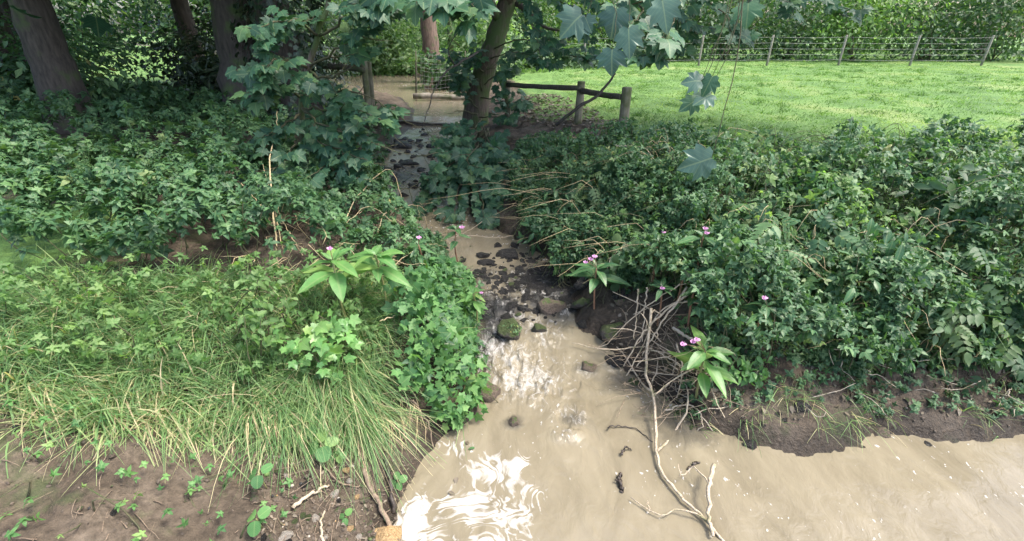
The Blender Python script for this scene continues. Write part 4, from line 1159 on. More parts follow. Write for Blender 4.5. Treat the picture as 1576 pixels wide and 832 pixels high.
for nm, pix, n, s, lab in RB:
    pw = poly_world(pix)
    rb = cover(nm, pw, n, .0, .22, s, TRI, "bramble_blade", 'bram', lab, "bramble", 150, None, .62, stems=110, face=(0, -.2, .3), wild=.8, taper=.5, gaps=.45)
    base = parent_world(rb)
    m = n // 2; Q = in_poly(pw, m); hh = (.03 + .5 * rng.random(m) * (.5 + .5 * vnoise(Q[:, 0] * 2.5, Q[:, 1] * 2.5 + 9))) * np.clip(.2 + .6 * shore(Q[:, 0], Q[:, 1])[0], .1, 1)
    hh = hh * (1 - .74 * ss(5.4, 7.4, Q[:, 1]))
    scatter("sprays", FRONDL if len(lab) % 2 else SPRIG, np.stack([Q[:, 0], Q[:, 1], H(Q[:, 0], Q[:, 1]) + hh], -1), orient(np.array([0, -.3, .8]) + rng.normal(size=(m, 3)) * .5, rng.normal(size=(m, 3))), s * 1.15 * (.4 + 1.1 * rng.random(m) ** 2), rng.random(m), M['hedge'], rb)
    m2 = n // 9; Q2 = in_poly(pw, m2); h2 = (.15 + .45 * rng.random(m2)) * np.clip(.2 + .6 * shore(Q2[:, 0], Q2[:, 1])[0], .1, 1)
    h2 = h2 * (1 - .74 * ss(5.4, 7.4, Q2[:, 1]))
    scatter("new_growth", TRI, np.stack([Q2[:, 0], Q2[:, 1], H(Q2[:, 0], Q2[:, 1]) + h2], -1), orient(np.array([0, -.3, .8]) + rng.normal(size=(m2, 3)) * .5, rng.normal(size=(m2, 3))), s * (.5 + .7 * rng.random(m2)), rng.random(m2), M['bright'], rb)
    tbb = Tubes()
    for i in range(90):
        q = Q[i]; a = on(q[0], q[1], .0); d = np.array([rng.normal() * .5, rng.normal() * .3, 0]); hgt = (1 - .8 * float(ss(5.0, 7.0, q[1]))) * rng.uniform(.3, .75) * float(np.clip(.25 + .5 * shore(q[0], q[1])[0], .15, 1))
        tbb.add(spline([a, a + d * .3 + np.array([0, 0, hgt]), a + d * .8 + np.array([0, 0, hgt * .8])], 8, .008), [.004, .0015], 4)
    tag(tbb.build("canes", M['straw' if len(lab) % 3 else 'twig'], rb), kind="stuff")
grass("long_grass", poly_world([(800, 280), (900, 270), (1090, 285), (1094, 400), (960, 390), (830, 330)]), 5000, .6, .005, .7, (-.25, -.25, .9), "thin grass stalks among the brambles of the right bank", tuft=160, tb=-.05, straw=.35)
grass("long_grass", poly_world([(1094, 290), (1094, 500), (1576, 500), (1576, 290)]), 6000, .5, .006, .7, (-.1, -.25, .9), "rough grass through the brambles on the far right", tuft=220, tb=-.05, straw=.25)
cover("fern_patch", poly_world([(1060, 560), (1094, 545), (1180, 560), (1180, 590), (1094, 590)]), 160, .03, .2, .06, OVATE, "herb_blade", 'balsam', "bright small leaves under the low balsam by the water", "herb", 160, None, .1, stems=20)

for i, (px, py, r, proto, key, mt, sz, nn, lab, cat) in enumerate([
    (850, 330, .30, LANCE, "nettle_blade", 'balsdark', .11, 90, "pale nettle clump in the brambles above the riffle", "nettles"), (985, 345, .32, SPRIG, "herb_sprig", 'bright', .09, 80, "yellowish herb clump left of the broad leaved balsam", "herbs"),
    (905, 300, .30, FRONDL, "fern_frond", 'hedge', .22, 45, "feathery fern clump at the middle of the right bank", "fern"), (1050, 300, .36, LANCE, "nettle_blade", 'bram', .12, 110, "nettle clump at the top of the right bank", "nettles"),
    (880, 395, .20, OVATE, "herb_blade", 'bright', .06, 80, "light small leaved herb hanging over the riffle", "herbs"), (960, 400, .25, ROUND, "dock_blade", 'hedge', .10, 40, "dock with rounded leaves behind the drooping balsam", "dock"),
    (1180, 380, .40, FRONDL, "fern_frond", 'bram', .26, 60, "large fern clump beyond the right edge balsam", "fern"), (1330, 440, .40, LANCE, "nettle_blade", 'balsdark', .12, 120, "nettle clump midway along the far right slope", "nettles"),
    (1260, 330, .45, SPRIG, "herb_sprig", 'bright', .11, 110, "pale herb clump on top of the far right bank", "herbs"), (1480, 470, .40, FRONDL, "fern_frond", 'hedge', .24, 60, "fern clump at the far right of the slope", "fern"),
    (1450, 350, .5, LANCE, "nettle_blade", 'hedge', .13, 140, "tall nettle clump at the far right bank top", "nettles"), (830, 260, .35, SPRIG, "herb_sprig", 'hedge', .09, 80, "herb clump in front of the first fence post", "herbs")]):
    g = G(px, py, .25); a = np.linspace(0, 6.28, 10)[:-1]
    cover(["nettle_clump", "herb_clump", "fern_clump", "dock_plant"][["nettles", "herbs", "fern", "dock"].index(cat)], np.stack([g[0] + r * np.cos(a), g[1] + r * np.sin(a)], -1), nn, .12, .55, sz, proto, key, mt, lab, cat, 120, None, .2, stems=14, wild=.5, taper=.45, face=(0, -.35, .5))
grass("shore_grass", np.array([[1.0, YS0 + .03], [6.5, YS0 - .02], [6.5, YS0 + .35], [1.0, YS0 + .4]]), 1500, .22, .005, .6, (0, -.4, .8), "straggling grass along the bare right shore", tuft=70, tb=.05, straw=.4)
# pasture grass
def lawn(n, xr, yr, L, W, label):
    x = rng.uniform(*xr, n); y = yr[0] + (yr[1] - yr[0]) * rng.random(n) ** 1.5
    k = turf_at(x, y) > .35; x, y = x[k], y[k]; n = len(x)
    pos = np.stack([x, y, H(x, y) - .01], -1)
    t = np.clip(.45 + .5 * fbm(x * .8, y * .8, 4) + rng.normal(size=n) * .15, 0, 1)
    V, F, t = blades(pos, np.array([0, -.1, 1.]) + rng.normal(size=(n, 3)) * .45, L * (.5 + .8 * rng.random(n)), W * (.7 + .6 * rng.random(n)), .3 + .4 * rng.random(n), t, 2)
    o = obj_np("pasture_grass", V, F, M['lawn'], tint=t, leafco=np.zeros((len(V), 3)) + np.array([.3, .05, 0]))
    tag(o, label, "grass", kind="stuff")
lawn(90000, (1.5, 22), (6.0, 27), .10, .012, "short grazed grass of the sunlit pasture")
n_ = 420; xq = rng.uniform(2, 18, n_); yq = rng.uniform(6.5, 24, n_)
def lawn_tufts(label):
    x = np.repeat(xq, 26) + rng.normal(size=n_ * 26) * .08; y = np.repeat(yq, 26) + rng.normal(size=n_ * 26) * .08
    k = turf_at(x, y) > .35; x, y = x[k], y[k]; n = len(x)
    V, F, t = blades(np.stack([x, y, H(x, y) - .01], -1), np.array([0, -.1, 1.]) + rng.normal(size=(n, 3)) * .4, .2 * (.5 + .8 * rng.random(n)), .012 * (.7 + .6 * rng.random(n)), .4 + .4 * rng.random(n), np.repeat(rng.random(n_), 26)[k] * .5, 3)
    tag(obj_np("pasture_tufts", V, F, M['lawn'], tint=t, leafco=np.zeros((len(V), 3)) + np.array([.3, .05, 0])), label, "grass", kind="stuff")
lawn(14000, (5.2, 11), (3.2, 8), .2, .01, "rough grass on the bank top at the far right")
lawn(16000, (-9, 0), (9.5, 20), .22, .013, "rough grass on the left bank round the fence corner")
lawn_tufts("darker ungrazed tufts dotted over the pasture")
lawn(16000, (-12, 2), (20, 30), .3, .02, "rough grass on the far bank beyond the netting")
# leaf litter behind the fence
n = 1500; Q = in_poly(poly_world([(800, 150), (850, 145), (905, 165), (960, 190), (940, 205), (860, 200), (800, 195)]), n)
o = scatter("leaf_litter", OVATE, np.stack([Q[:, 0], Q[:, 1], H(Q[:, 0], Q[:, 1]) + .015], -1), orient(np.array([0, 0, 1.]) + rng.normal(size=(n, 3)) * .3, rng.normal(size=(n, 3))), .09 * (.6 + .6 * rng.random(n)), rng.random(n), M['litter'])
tag(o, "dry brown leaf litter on the ground behind the fence posts", "leaf litter", kind="stuff")
n = 1600; Q = in_poly(np.array([[.9, YS0 + .1], [6.5, YS0 + .03], [6.5, YS0 + 1.2], [.9, YS0 + 1.6]]), n)
o = scatter("leaf_litter", OVATE, np.stack([Q[:, 0], Q[:, 1], H(Q[:, 0], Q[:, 1]) + .01], -1), orient(np.array([0, -.3, 1.]) + rng.normal(size=(n, 3)) * .4, rng.normal(size=(n, 3))), .04 * (.5 + rng.random(n)), rng.random(n), M['litter'])
tag(o, "dead leaves strewn over the bare shore to the right", "leaf litter", kind="stuff")
n = 500; Q = in_poly(poly_world([(388, 700), (388, 900), (600, 850), (640, 740), (600, 660), (480, 690)]), n)
o = scatter("leaf_litter", OVATE, np.stack([Q[:, 0], Q[:, 1], H(Q[:, 0], Q[:, 1]) + .008], -1), orient(np.array([0, 0, 1.]) + rng.normal(size=(n, 3)) * .35, rng.normal(size=(n, 3))), .020 * (.5 + rng.random(n)), rng.random(n), M['litter'])
tag(o, "scraps of dead leaf on the bare left bank", "leaf litter", kind="stuff")

# --- background growth
bgb = [(at(610, 60, 27), (3.0, 2.2, 2.6), 5200, 'willow', "bright sunlit willow bush beyond the bend"), (at(575, 70, 25), (1.4, 1.2, 1.6), 2600, 'willow', "pale bush left of the sunlit willow"),
       (at(630, 105, 24.5), (1.6, .9, .8), 1800, 'willow', "low yellowish bush at the foot of the sunlit willow"),
       (at(700, 112, 19.0), (1.3, .8, .75), 2200, 'hedge', "low green bush behind the wire netting"), (at(745, 70, 24), (2.4, 1.8, 2.2), 4200, 'willow', "light green bush behind the leaning trunk"),
       (at(640, -10, 34), (5, 2.5, 3.0), 3500, 'hedge', "tall grey green tree far behind the sunlit willow"), (at(500, 50, 24), (3.0, 2, 2.6), 3600, 'hedge', "green bush seen through the young sycamore")]
for c_, r, n, mt, lab in bgb:
    bush("background_bush", c_, r, n, 30, .22, mt, lab, "bush", "bushes beyond the bend of the stream")
hz = [(800, 45, 27, 2.4, 2.8, 'hedge', "hedge bush nearest the leaning trunk"), (870, 40, 29, 2.6, 3.2, 'bright', "yellowish tree in the hedge beyond the fence"), (950, 45, 28, 2.6, 3.0, 'hedge', "dark green hedge bush behind the pale leaves"),
      (1040, 40, 28, 2.6, 3.2, 'hedge', "hedge bush behind the thin field post"), (1120, 40, 28, 2.8, 3.0, 'hedge', "hedge bush at the right edge of the pasture"), (1220, 35, 28, 3, 3.2, 'hedge', "broad hedge bush far right of the pasture"),
      (1330, 35, 27, 3, 3.2, 'bright', "pale hedge bush far right"), (1440, 35, 27, 3, 3.4, 'hedge', "second last hedge bush on the right"), (1550, 30, 27, 3.2, 3.4, 'hedge', "last hedge bush on the right"), (820, 95, 23, 1.6, .9, 'hedge', "low nettle bank under the hedge by the leaning trunk"),
      (900, 98, 24, 1.8, .8, 'hedge', "low nettle bank under the hedge at mid pasture"), (760, 105, 20, 1.2, .9, 'hedge', "low green growth right behind the leaning trunk")]
for px, py, Y, rx, rz, mt, lab in hz:
    bush("hedge_bush", at(px, py, Y), (rx, 1.8, rz), 3600, 34, .21, mt, lab, "bush", "bushes of the hedge behind the pasture")
for i, (x, y, r0) in enumerate([(3.5, 33, .25), (8, 32, .3), (13.5, 33, .28), (20, 31, .3), (27, 30, .3), (-3, 36, .3), (-9, 31, .35), (.5, 30, .3)]):
    b = on(x, y)
    k_ = 3.2 if i > 5 else 0  # last two trees added, taller, to keep sky reflections off the stream
    tree("hedge_tree", b, (x + .3, y, 7 + k_), r0, (x, y, 6.4 + k_), (3.6 + k_ * .5, 2.8, 3.4 + k_ * .5), 3200 + int(k_) * 600, ["first hedge tree right of the leaning trunk", "hedge tree over the middle of the pasture", "hedge tree above the overhanging leaves", "hedge tree beyond the right of the pasture", "hedge tree at the far right corner", "tree closing the view beyond the bend", "added tall tree behind the sunlit willow, keeping sky out of the water", "added tall tree between the bend and the hedge, keeping sky out of the water"][i], "tree",
         "tall trees of the hedge", 'barkgrey', 'willow' if i > 5 else ['hedge', 'bright'][i % 2], .26, 5, 40)  # the added trees take the pale leaf to brighten the bend
# far wood closing the view all round
P_, R_, S_, T_ = [], [], [], []
for i in range(70):
    a = math.radians(-75 + 150 * i / 69); rr = 46 + 8 * rng.random()
    x, y = rr * math.sin(a), rr * math.cos(a)
    p, r, s, t = bush_cloud((x, y, 5), (4.5, 3, 5.5), 650, 22, .55, spread=.28)
    P_.append(p); R_.append(r); S_.append(s); T_.append(t)
o = scatter("far_wood", DIAM, np.concatenate(P_), np.concatenate(R_), np.concatenate(S_), np.concatenate(T_), M['hedge'])
tag(o, "far woodland closing the view behind hedge and stream", "wood", kind="stuff")
# undergrowth between the trunks on the left
for i, (x, y, rx, rz) in enumerate([(-6.6, 11.2, 1.3, 1.0), (-9, 9.5, 1.8, 1.0), (-7, 13, 2.2, 1.3), (-12, 12, 2.4, 1.3), (-9.8, 7.6, 1.2, .7), (-14.5, 17, 3, 2.2), (-9.5, 18, 3, 2.4), (-11, 20, 2.4, 2.2), (-20, 18, 3.5, 2.6), (-16, 9.5, 2.4, 1.6), (-24, 22, 4, 3.5), (-12, 7.2, 1.6, .9)]):
    z = float(H(x, y))
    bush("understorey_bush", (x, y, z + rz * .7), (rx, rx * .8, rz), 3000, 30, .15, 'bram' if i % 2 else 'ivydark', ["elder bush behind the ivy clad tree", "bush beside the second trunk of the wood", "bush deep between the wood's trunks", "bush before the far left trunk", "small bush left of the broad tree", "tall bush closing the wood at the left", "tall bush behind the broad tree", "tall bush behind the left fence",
         "far left bush of the wood", "low bush at the left edge of the wood", "big bush in the far left distance", "low bush before the thick trunk"][i], "bush", "bushes of the wood on the left bank")

n = 120                     # the tuft on the cascade rock, in the rock's own space
d = rand_dirs(n); d[:, 2] = np.abs(d[:, 2]); d = unit(d + np.array([.7, -.1, .35]))
V, F, t, lc = batch(DIAM, d * .85, orient(d + rng.normal(size=(n, 3)) * .5, rng.normal(size=(n, 3)) + d), .22 * (.5 + rng.random(n)), .5 + .5 * rng.random(n))
tf = link(bpy.data.objects.new("moss_tuft", mesh_np("moss_tuft", V, F, M['bram'], tint=t, leafco=lc)), tufted); tf["kind"] = "stuff"
# ------------------------------------------------------------------ fences
def post(root, p, h, r, mat='post', lean=(0, 0)):
    b = np.array(p, float); t = b + np.array([lean[0], lean[1], h])
    Tubes().add([b - np.array([0, 0, .2]), b * .7 + t * .3, b * .4 + t * .6, t - (t - b) * .02, t], [r * 1.02, r, r * .98, r * .97, r * .9], 12, .02).build("post", M[mat], root)
def rails(root, a, b, r, mat='rail'):
    m = (np.asarray(a) + np.asarray(b)) / 2 + rng.normal(size=3) * .015
    Tubes().add(spline([a, m, b], 9, .004), [r, r * .95], 10, .04).build("rail", M[mat], root)
Yp = 8.2
p2 = at(957, 212, Yp); p2[2] = float(H(p2[0], p2[1]))
h2 = at(959, 134, Yp)[2] - p2[2]
p1 = at(889, 195, Yp + 1.1); p1[2] = float(H(p1[0], p1[1])); h1 = at(895, 125, Yp + 1.1)[2] - p1[2]
fence = thing("wooden_fence", p1, "rustic fence of two round posts and poles at the pasture's edge", "fence")
post(fence, p1, h1, .075, lean=(.02, 0)); post(fence, p2, h2, .085)
p0 = at(782, 190, Yp + 2.6); p0[2] = float(H(p0[0], p0[1])); h0 = at(782, 128, Yp + 2.6)[2] - p0[2]
post(fence, p0, h0 + .05, .07)
rails(fence, p0 + np.array([0, -.08, h0 - .02]), p1 + np.array([0, -.09, h1 * .86]), .05)
rails(fence, p1 + np.array([.02, -.09, h1 * .80]), p2 + np.array([-.08, 0, h2 * .80]), .05)
st = Tubes().add(spline([at(856, 192, 8.0), at(885, 168, 7.9), at(920, 145, 7.9), at(936, 128, 7.9), at(947, 112, 7.9)], 16, .006), [.03, .016], 7)
tag(st.build("leaning_stick", M['barkdark']), "bent dark stick leaning across the fence rail", "stick")
Yl = 10.6
f2 = thing("wooden_fence", on(*at(562, 162, Yl)[:2]), "fence corner of twin poles and a rail on the left bank", "fence")
for px, dy in ((563, 0), (570, .35)):
    b = at(px + 2, 165, Yl + dy); b[2] = float(H(b[0], b[1])); t = at(px - 3, 92 + dy * 8, Yl + dy)
    post(f2, b, t[2] - b[2], .065, lean=(t[0] - b[0], 0))
rails(f2, at(488, 99, Yl + .3), at(561, 108, Yl - .08), .055); rails(f2, at(490, 103, Yl + 1.2), at(561, 103, Yl + .1), .04)

# water gate: sleepers and netting over the stream
def beam(name, a, b, w, h, mat, label, cat="beam"):
    a = np.asarray(a, float); b = np.asarray(b, float); d = unit(b - a); s = unit(np.cross(d, [0, 0, 1])); u = np.cross(s, d)
    V = []
    n = 7
    for i in range(n):
        p = a + (b - a) * i / (n - 1) + rng.normal(size=3) * .006
        for q, k in ((-1, -1), (1, -1), (1, 1), (-1, 1)): V.append(p + s * q * w / 2 * (1 + rng.normal() * .05) + u * k * h / 2 * (1 + rng.normal() * .06))
    F = []
    for i in range(n - 1):
        for j in range(4):
            F.append((i * 4 + j, i * 4 + (j + 1) % 4, i * 4 + 4 + (j + 1) % 4, i * 4 + 4 + j))
    F += [(3, 2, 1, 0), tuple((n - 1) * 4 + j for j in range(4))]
    o = obj_np(name, V, F, M[mat]); tag(o, label, cat)
    return o
ya = row_y(196)
beam("sleeper", at(612, 190, ya + .3), at(722, 196, ya + .3), .16, .13, 'wet', "dark wet sleeper across the stream, upper of two")
beam("sleeper", at(610, 200, ya), at(706, 206, ya), .16, .12, 'wet', "lower dark sleeper spanning the stream above the rapids")
yb = row_y(154)
beam("board", at(636, 147, yb), at(735, 151, yb), .10, .16, 'plank', "pale board across the water under the wire netting", "board")
net = thing("wire_netting", at(640, 150, yb + .1), "sagging wire netting hung across the far stream above the pale board", "netting")
tb = Tubes()
for i in range(11):
    y0 = 80 + i * 6.4
    tb.add(spline([at(640 + i * 1.0, y0 + 3 + rng.normal(), yb + .12), at(672, y0 + 6 + rng.normal(), yb + .1), at(712, y0 + 1 + rng.normal(), yb + .12)], 10, .006), [.0035, .0035], 4)
for i in range(12):
    x = 642 + i * 6
    tb.add(spline([at(x, 84, yb + .12), at(x + rng.normal(), 115, yb + .1), at(x, 148, yb + .12)], 6, .004), [.002, .002], 4)
tb.build("wire", M['wire'], net)
for px in (640, 716):
    b = at(px, 152, yb + .15); b[2] = float(ZW(b[1])) - .1; t = at(px, 78, yb + .15)
    Tubes().add([b, (b + t) / 2, t], [.022, .018], 8).build("post", M['rail'], net)
# field fence
yf = 23.5
ff = thing("field_fence", on(*at(965, 100, yf)[:2]), "thin wire fence with slender posts along the hedge", "fence")
pp = []
for px in (832, 898, 966, 1075, 1180, 1290, 1400, 1510):
    b = on(*at(px, 100, yf)[:2]); pp.append(b); post(ff, b, 1.25, .05, 'plank')
tb = Tubes()
for k in range(5):
    for a, b in zip(pp[:-1], pp[1:]):
        h = .25 + .23 * k; tb.add(spline([a + np.array([0, -.05, h]), (a + b) / 2 + np.array([0, -.05, h - .03]), b + np.array([0, -.05, h])], 6), [.0035, .0035], 4)
tb.build("wire", M['wire'], ff)

# ------------------------------------------------------------------ sticks, roots, brushwood
def stick(name, pts, r0, r1, mat, label, cat="stick", group=None, n=18, jit=.005, twigs=(), sides=6):
    tb = Tubes().add(spline(pts, n, jit), [r0, r1], sides, .05)
    for tp, a, b in twigs: tb.add(spline(tp, 10, jit), [a, b], 5, .03)
    o = tb.build(name, M[mat]); tag(o, label, cat, group); return o
def W(px, py, up=.0):
    """a point on ground or water under that sight line, raised by up"""
    p = G(px, py)
    if float(shore(p[0], p[1])[0]) < 0: p = at(px, py, row_y(py))
    return p + np.array([0, 0, up])
stick("dead_branch", [W(995, 520, .3), at(994, 565, 3.0), W(1000, 620, .12), W(1008, 670, .06), W(1012, 715, .03), W(1030, 748, .03), W(1060, 780, .03), W(1092, 812, .02), W(1120, 840, .0)], .012, .008, 'dead',
      "long pale dead branch standing in the brush pile and trailing into the water", "branch", n=34,
      twigs=[([W(1000, 622, .13), at(985, 585, 3.0), at(958, 540, 3.3), at(940, 528, 3.4)], .010, .004), ([W(1002, 625, .12), at(1030, 590, 2.9), at(1040, 560, 3.0), at(1042, 540, 3.1)], .008, .003),
             ([W(1010, 700, .04), at(1040, 665, 2.5), at(1058, 625, 2.6), at(1056, 595, 2.8), at(1040, 580, 2.9)], .009, .004), ([at(1040, 667, 2.5), at(1065, 668, 2.5), at(1080, 655, 2.5), at(1078, 640, 2.55)], .006, .003),
             ([W(1003, 632, .11), at(985, 622, 2.8), at(962, 618, 2.8)], .005, .002), ([W(1090, 808, .03), W(1060, 795, .05), W(1040, 790, .04), W(1020, 797, .03), W(998, 790, .03), W(970, 770, .03)], .006, .003), ([W(998, 790, .03), W(995, 778, .05)], .004, .002)])
stick("dead_branch", [W(1094, 735, .12), W(1086, 765, .12), W(1088, 800, .05), W(1096, 830, .03)], .013, .010, 'dead', "short pale stick standing at the lower right edge of the pool", "branch", twigs=[([W(1086, 765, .12), W(1065, 735, .1), W(1045, 745, .08), W(1040, 730, .1)], .006, .003)])
for i, (pts, r, lab) in enumerate([
    ([(975, 490, .3), (975, 510, .25), (973, 545, .15)], .008, "upright thin stick at the left of the brush pile"),
    ([(988, 488, .3), (987, 510, .26), (985, 548, .15)], .008, "second upright stick of the brush pile"),
    ([(1035, 500, .4), (1000, 515, .35), (965, 525, .22), (925, 545, .08), (880, 535, .05)], .006, "long thin pale stem reaching from the brush pile over the water"),
    ([(1060, 505, .4), (1010, 530, .3), (980, 550, .2), (958, 575, .08)], .010, "grey stick slanting down through the brush pile"),
    ([(1045, 505, .4), (1005, 545, .25), (985, 570, .15)], .009, "broken stick crossing the slanting grey one"),
    ([(1094, 525, .3), (1050, 515, .32), (1015, 520, .3), (990, 540, .2)], .009, "curved stick bowed over the brush pile"),
    ([(1030, 535, .2), (1060, 550, .18), (1085, 552, .15)], .014, "short thick log end lying in the brush pile"),
    ([(1010, 560, .12), (1040, 575, .1), (1070, 590, .08)], .006, "thin stick low in the brush pile"),
    ([(1020, 640, .06), (1060, 640, .1), (1094, 672, .06)], .007, "dark stick along the foot of the right bank"),
    ([(1035, 560, .2), (1045, 590, .15), (1040, 620, .05)], .008, "crooked stick hanging from the brush pile to the shore"),
    ([(1085, 475, .4), (1065, 490, .4), (1035, 495, .35)], .007, "pale stick under the star leaved balsam"),
    ([(965, 415, .3), (935, 435, .25), (935, 455, .15)], .005, "bent twig behind the drooping balsam"),
    ([(1000, 400, .3), (950, 407, .25), (925, 410, .2)], .005, "straight pale stem beside the drooping balsam"),
    ([(940, 400, .35), (890, 425, .15), (862, 437, .08)], .005, "thin straw stem pointing down to the riffle"),
    ([(855, 398, .2), (858, 415, .12), (862, 430, .03)], .007, "short pale stick upright at the riffle's right side"),
    ([(790, 368, .05), (760, 371, .05), (715, 368, .05), (695, 372, .06)], .007, "pale stick lying on the slow pool"),
    ([(752, 345, .1), (715, 365, .06), (700, 368, .05)], .004, "thin twig beside the pale stick on the pool"),
    ([(960, 330, .5), (975, 355, .45), (990, 372, .35)], .008, "bramble cane leaning on the right bank"),
    ([(940, 300, .6), (985, 310, .6), (1020, 345, .4)], .007, "arched bramble cane at the middle of the right bank")]):
    stick("stick", [W(*q) for q in pts], r, r * .5, 'dead' if i not in (6, 8) else 'deadgrey', lab, "stick", "loose sticks along the right bank", twigs=[([W(*pts[1]), W(*pts[1]) + rng.normal(size=3) * .08, W(*pts[1]) + rng.normal(size=3) * .12], r * .6, r * .3)] if i in (3, 4, 5, 7, 9) else ())
for i in range(26):
    a = W(rng.uniform(960, 1094), rng.uniform(485, 610), rng.uniform(.05, .16)); d = unit(np.array([rng.normal(), rng.normal() * .8, rng.normal() * .25])) * rng.uniform(.2, .5)
    e = a + d; e[2] = max(e[2], Hf(e[0], e[1]) + .02)
    stick("dry_stick", [a, (a + e) / 2 + rng.normal(size=3) * .015, e], rng.uniform(.004, .008), .003, 'dead', "pale dry stick lying crosswise in the brush pile on the right bank", "stick", "pale sticks of the brush pile", n=8, jit=.003)
tb = Tubes()
for i in range(190):
    a = W(rng.uniform(955, 1110), rng.uniform(490, 650), rng.uniform(.0, .10)); d = rand_dirs(1)[0] * np.array([1, 1, .35]) * rng.uniform(.08, .5)
    tb.add(spline([a, a + d * .5 + rng.normal(size=3) * .02, a + d], 6, .004), [.0035, .0015], 4)
tag(tb.build("brushwood", M['brush']), "fine broken twigs of the brush pile on the right bank", "brushwood", kind="stuff")
tb = Tubes()
for i in range(160):
    x = rng.uniform(1.3, 6); y = rng.uniform(YS0 + .05, YS0 + 1.2); a = on(x, y, rng.uniform(0, .1)); d = rand_dirs(1)[0] * np.array([1, 1, .3]) * rng.uniform(.1, .45)
    tb.add(spline([a, a + d * .5 + rng.normal(size=3) * .02, a + d], 6, .004), [.005, .002], 4)
tag(tb.build("brushwood", M['deadgrey']), "scattered twigs along the shore to the far right", "brushwood", kind="stuff")
# left bank: dry stalks
for i, (pts, r, lab) in enumerate([
    ([(431, 425, .0), (432, 365, .35), (437, 320, .55), (446, 290, .7), (447, 265, .8)], .008, "tall tan dead stalk with a kinked top on the left bank"),
    ([(440, 400, .1), (433, 365, .3), (425, 335, .4), (420, 315, .5)], .005, "thin dead stalk leaning left beside the tall tan one"),
    ([(470, 410, .1), (445, 380, .25), (432, 350, .35)], .005, "dead stalk leaning right beside the tall tan one"),
    ([(388, 345, .4), (410, 365, .35), (425, 385, .3)], .005, "pale stem at the left edge by the tan stalk"),
    ([(530, 385, .2), (560, 350, .35), (605, 322, .5), (620, 340, .4), (625, 360, .3)], .006, "pale arching twig above the yellowish balsam"),
    ([(585, 390, .2), (600, 370, .3), (640, 358, .35), (660, 355, .3)], .005, "pale twig reaching to the small balsam"),
    ([(640, 395, .2), (610, 385, .3), (575, 370, .35), (540, 395, .3)], .004, "bent dry stem behind the yellowish balsam"),
    ([(590, 530, .2), (620, 525, .25), (651, 519, .3)], .005, "straw coloured stem poking from the ivy"),
    ([(600, 450, .2), (660, 420, .3), (690, 418, .3)], .003, "thin pale stem arching to the riffle"),
    ([(388, 325, .5), (396, 312, .6)], .006, "white broken stem end at the left edge")]):
    stick("dry_stalk", [W(*q) for q in pts], r, r * .5, 'straw' if i != 9 else 'plank', lab, "stalk", "dry stalks on the left bank")
tb = Tubes()
for i in range(120):
    a = W(rng.uniform(388, 700), rng.uniform(340, 460), rng.uniform(.05, .3)); d = rand_dirs(1)[0] * np.array([1, .6, .6]) * rng.uniform(.1, .4)
    tb.add(spline([a, a + d * .5 + rng.normal(size=3) * .03, a + d], 6, .004), [.003, .001], 4)
tag(tb.build("dry_stems", M['straw']), "tangle of fine dry stems among the nettles", "stems", kind="stuff")
tb = Tubes()
for i in range(150):
    a = on(rng.uniform(-3.2, -.8), rng.uniform(.7, 2.1), .01); d = rand_dirs(1)[0] * np.array([1, 1, .15]) * rng.uniform(.05, .25)
    tb.add(spline([a, a + d * .5 + rng.normal(size=3) * .01, a + d], 5, .003), [.003, .001], 4)
tag(tb.build("twig_litter", M['root']), "scattered thin twigs at the far left of the bare bank", "twigs", kind="stuff")
# roots on the bare bank
stick("root", [W(548, 665, .03), W(556, 700, .03), W(562, 735, .03), W(582, 775, .03), W(604, 818, .02)], .018, .013, 'root', "thick brown root running down the bare bank to the ochre stone", "root", n=24, sides=9)
stick("root", [W(592, 700, .02), W(598, 725, .03), W(603, 755, .03), W(606, 790, .0)], .013, .014, 'wet', "black wet root beside the thick brown one", "root", sides=8)
stick("root", [W(620, 630, .12), W(640, 640, .12), W(660, 665, .08), W(668, 690, .0)], .007, .004, 'root', "slender exposed root hanging from under the ivy", "root", twigs=[([W(640, 640, .12), W(655, 655, .06), W(655, 680, .02)], .004, .002), ([W(625, 632, .1), W(640, 665, .05), W(645, 690, .02)], .004, .002)])
stick("root", [W(545, 640, .1), W(565, 655, .06), W(575, 675, .03), W(578, 700, .0)], .008, .004, 'root', "thin root under the hanging grass", "root")
stick("fallen_stick", [W(452, 785, .02), W(480, 765, .03), W(507, 750, .02)], .012, .006, 'dead', "flat pale piece of wood on the bare bank", "stick")
stick("fallen_stick", [W(480, 700, .03), W(515, 740, .03), W(530, 750, .02), W(555, 750, .02)], .006, .004, 'root', "pale curled root end below the seedling", "stick")
stick("fallen_stick", [W(500, 860, .02), W(495, 815, .02), W(500, 790, .02)], .008, .005, 'dead', "short stick at the bottom of the left bank", "stick")
tb = Tubes()
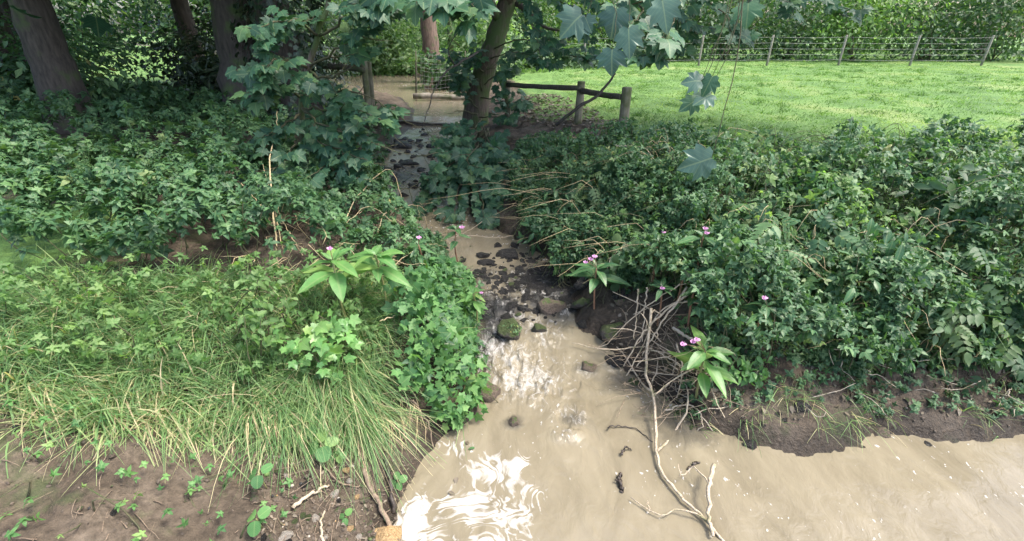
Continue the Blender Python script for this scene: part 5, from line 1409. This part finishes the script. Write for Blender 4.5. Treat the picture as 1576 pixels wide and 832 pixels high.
for i in range(140):
    a = W(rng.uniform(388, 640), rng.uniform(640, 850), .01)
    if float(shore(a[0], a[1])[0]) < 0: continue
    d = rand_dirs(1)[0] * np.array([1, 1, .15]) * rng.uniform(.05, .22)
    tb.add(spline([a, a + d * .5 + rng.normal(size=3) * .01, a + d], 5, .003), [.003, .001], 4)
tag(tb.build("twig_litter", M['root']), "scattered thin twigs on the bare left bank", "twigs", kind="stuff")
tb = Tubes()
for i in range(150):
    a = W(rng.uniform(388, 650), rng.uniform(625, 680), .12)
    d = np.array([rng.normal() * .05, -.06 - .08 * rng.random(), -.12 - .22 * rng.random()])
    tb.add(spline([a, a + d * .5 + rng.normal(size=3) * .02, a + d], 6, .004), [.0035, .001], 4)
tag(tb.build("hanging_roots", M['straw']), "fringe of dead stems and roots hanging from the bank edge", "roots", kind="stuff")
# things caught in the water
stick("snag", [W(955, 733, .03), W(953, 742, .02), W(957, 757, .01)], .012, .014, 'wet', "small dark snag of sodden leaf in the pool", "snag", twigs=[([W(953, 742, .02), W(946, 744, .03)], .005, .003)])
stick("snag", [W(935, 663, .03), W(945, 658, .02), W(975, 660, .01), W(1005, 680, .0)], .006, .003, 'wet', "thin dark twig curving out of the water", "snag")
stick("snag", [W(957, 703, .02), W(962, 693, .03), W(972, 694, .01)], .008, .004, 'wet', "hooked dark twig end near the dead branch", "snag")
stick("snag", [W(1058, 722, .0), W(1068, 716, .015), W(1078, 712, .0)], .010, .006, 'wet', "low dark stick end near the right shore", "snag")
for i, (px, py, lab) in enumerate([(721, 685, "reddish fallen leaf on the foam"), (731, 690, "green fallen leaf on the foam beside the reddish one"), (703, 735, "olive leaf afloat in a gap of the foam"), (690, 758, "brown curled leaf on the foam near the bank")]):
    p = W(px, py, .008)
    o = bpy.data.objects.new("fallen_leaf", leaf_meshes("fallen_blade", OVATE, M['litter' if i != 1 else 'bram'])[2 + i % 3]); o.location = p; o.scale = (.05,) * 3; o.rotation_euler = (.1, .1, i * 1.3 + .5)
    link(o); tag(o, lab, "leaf")
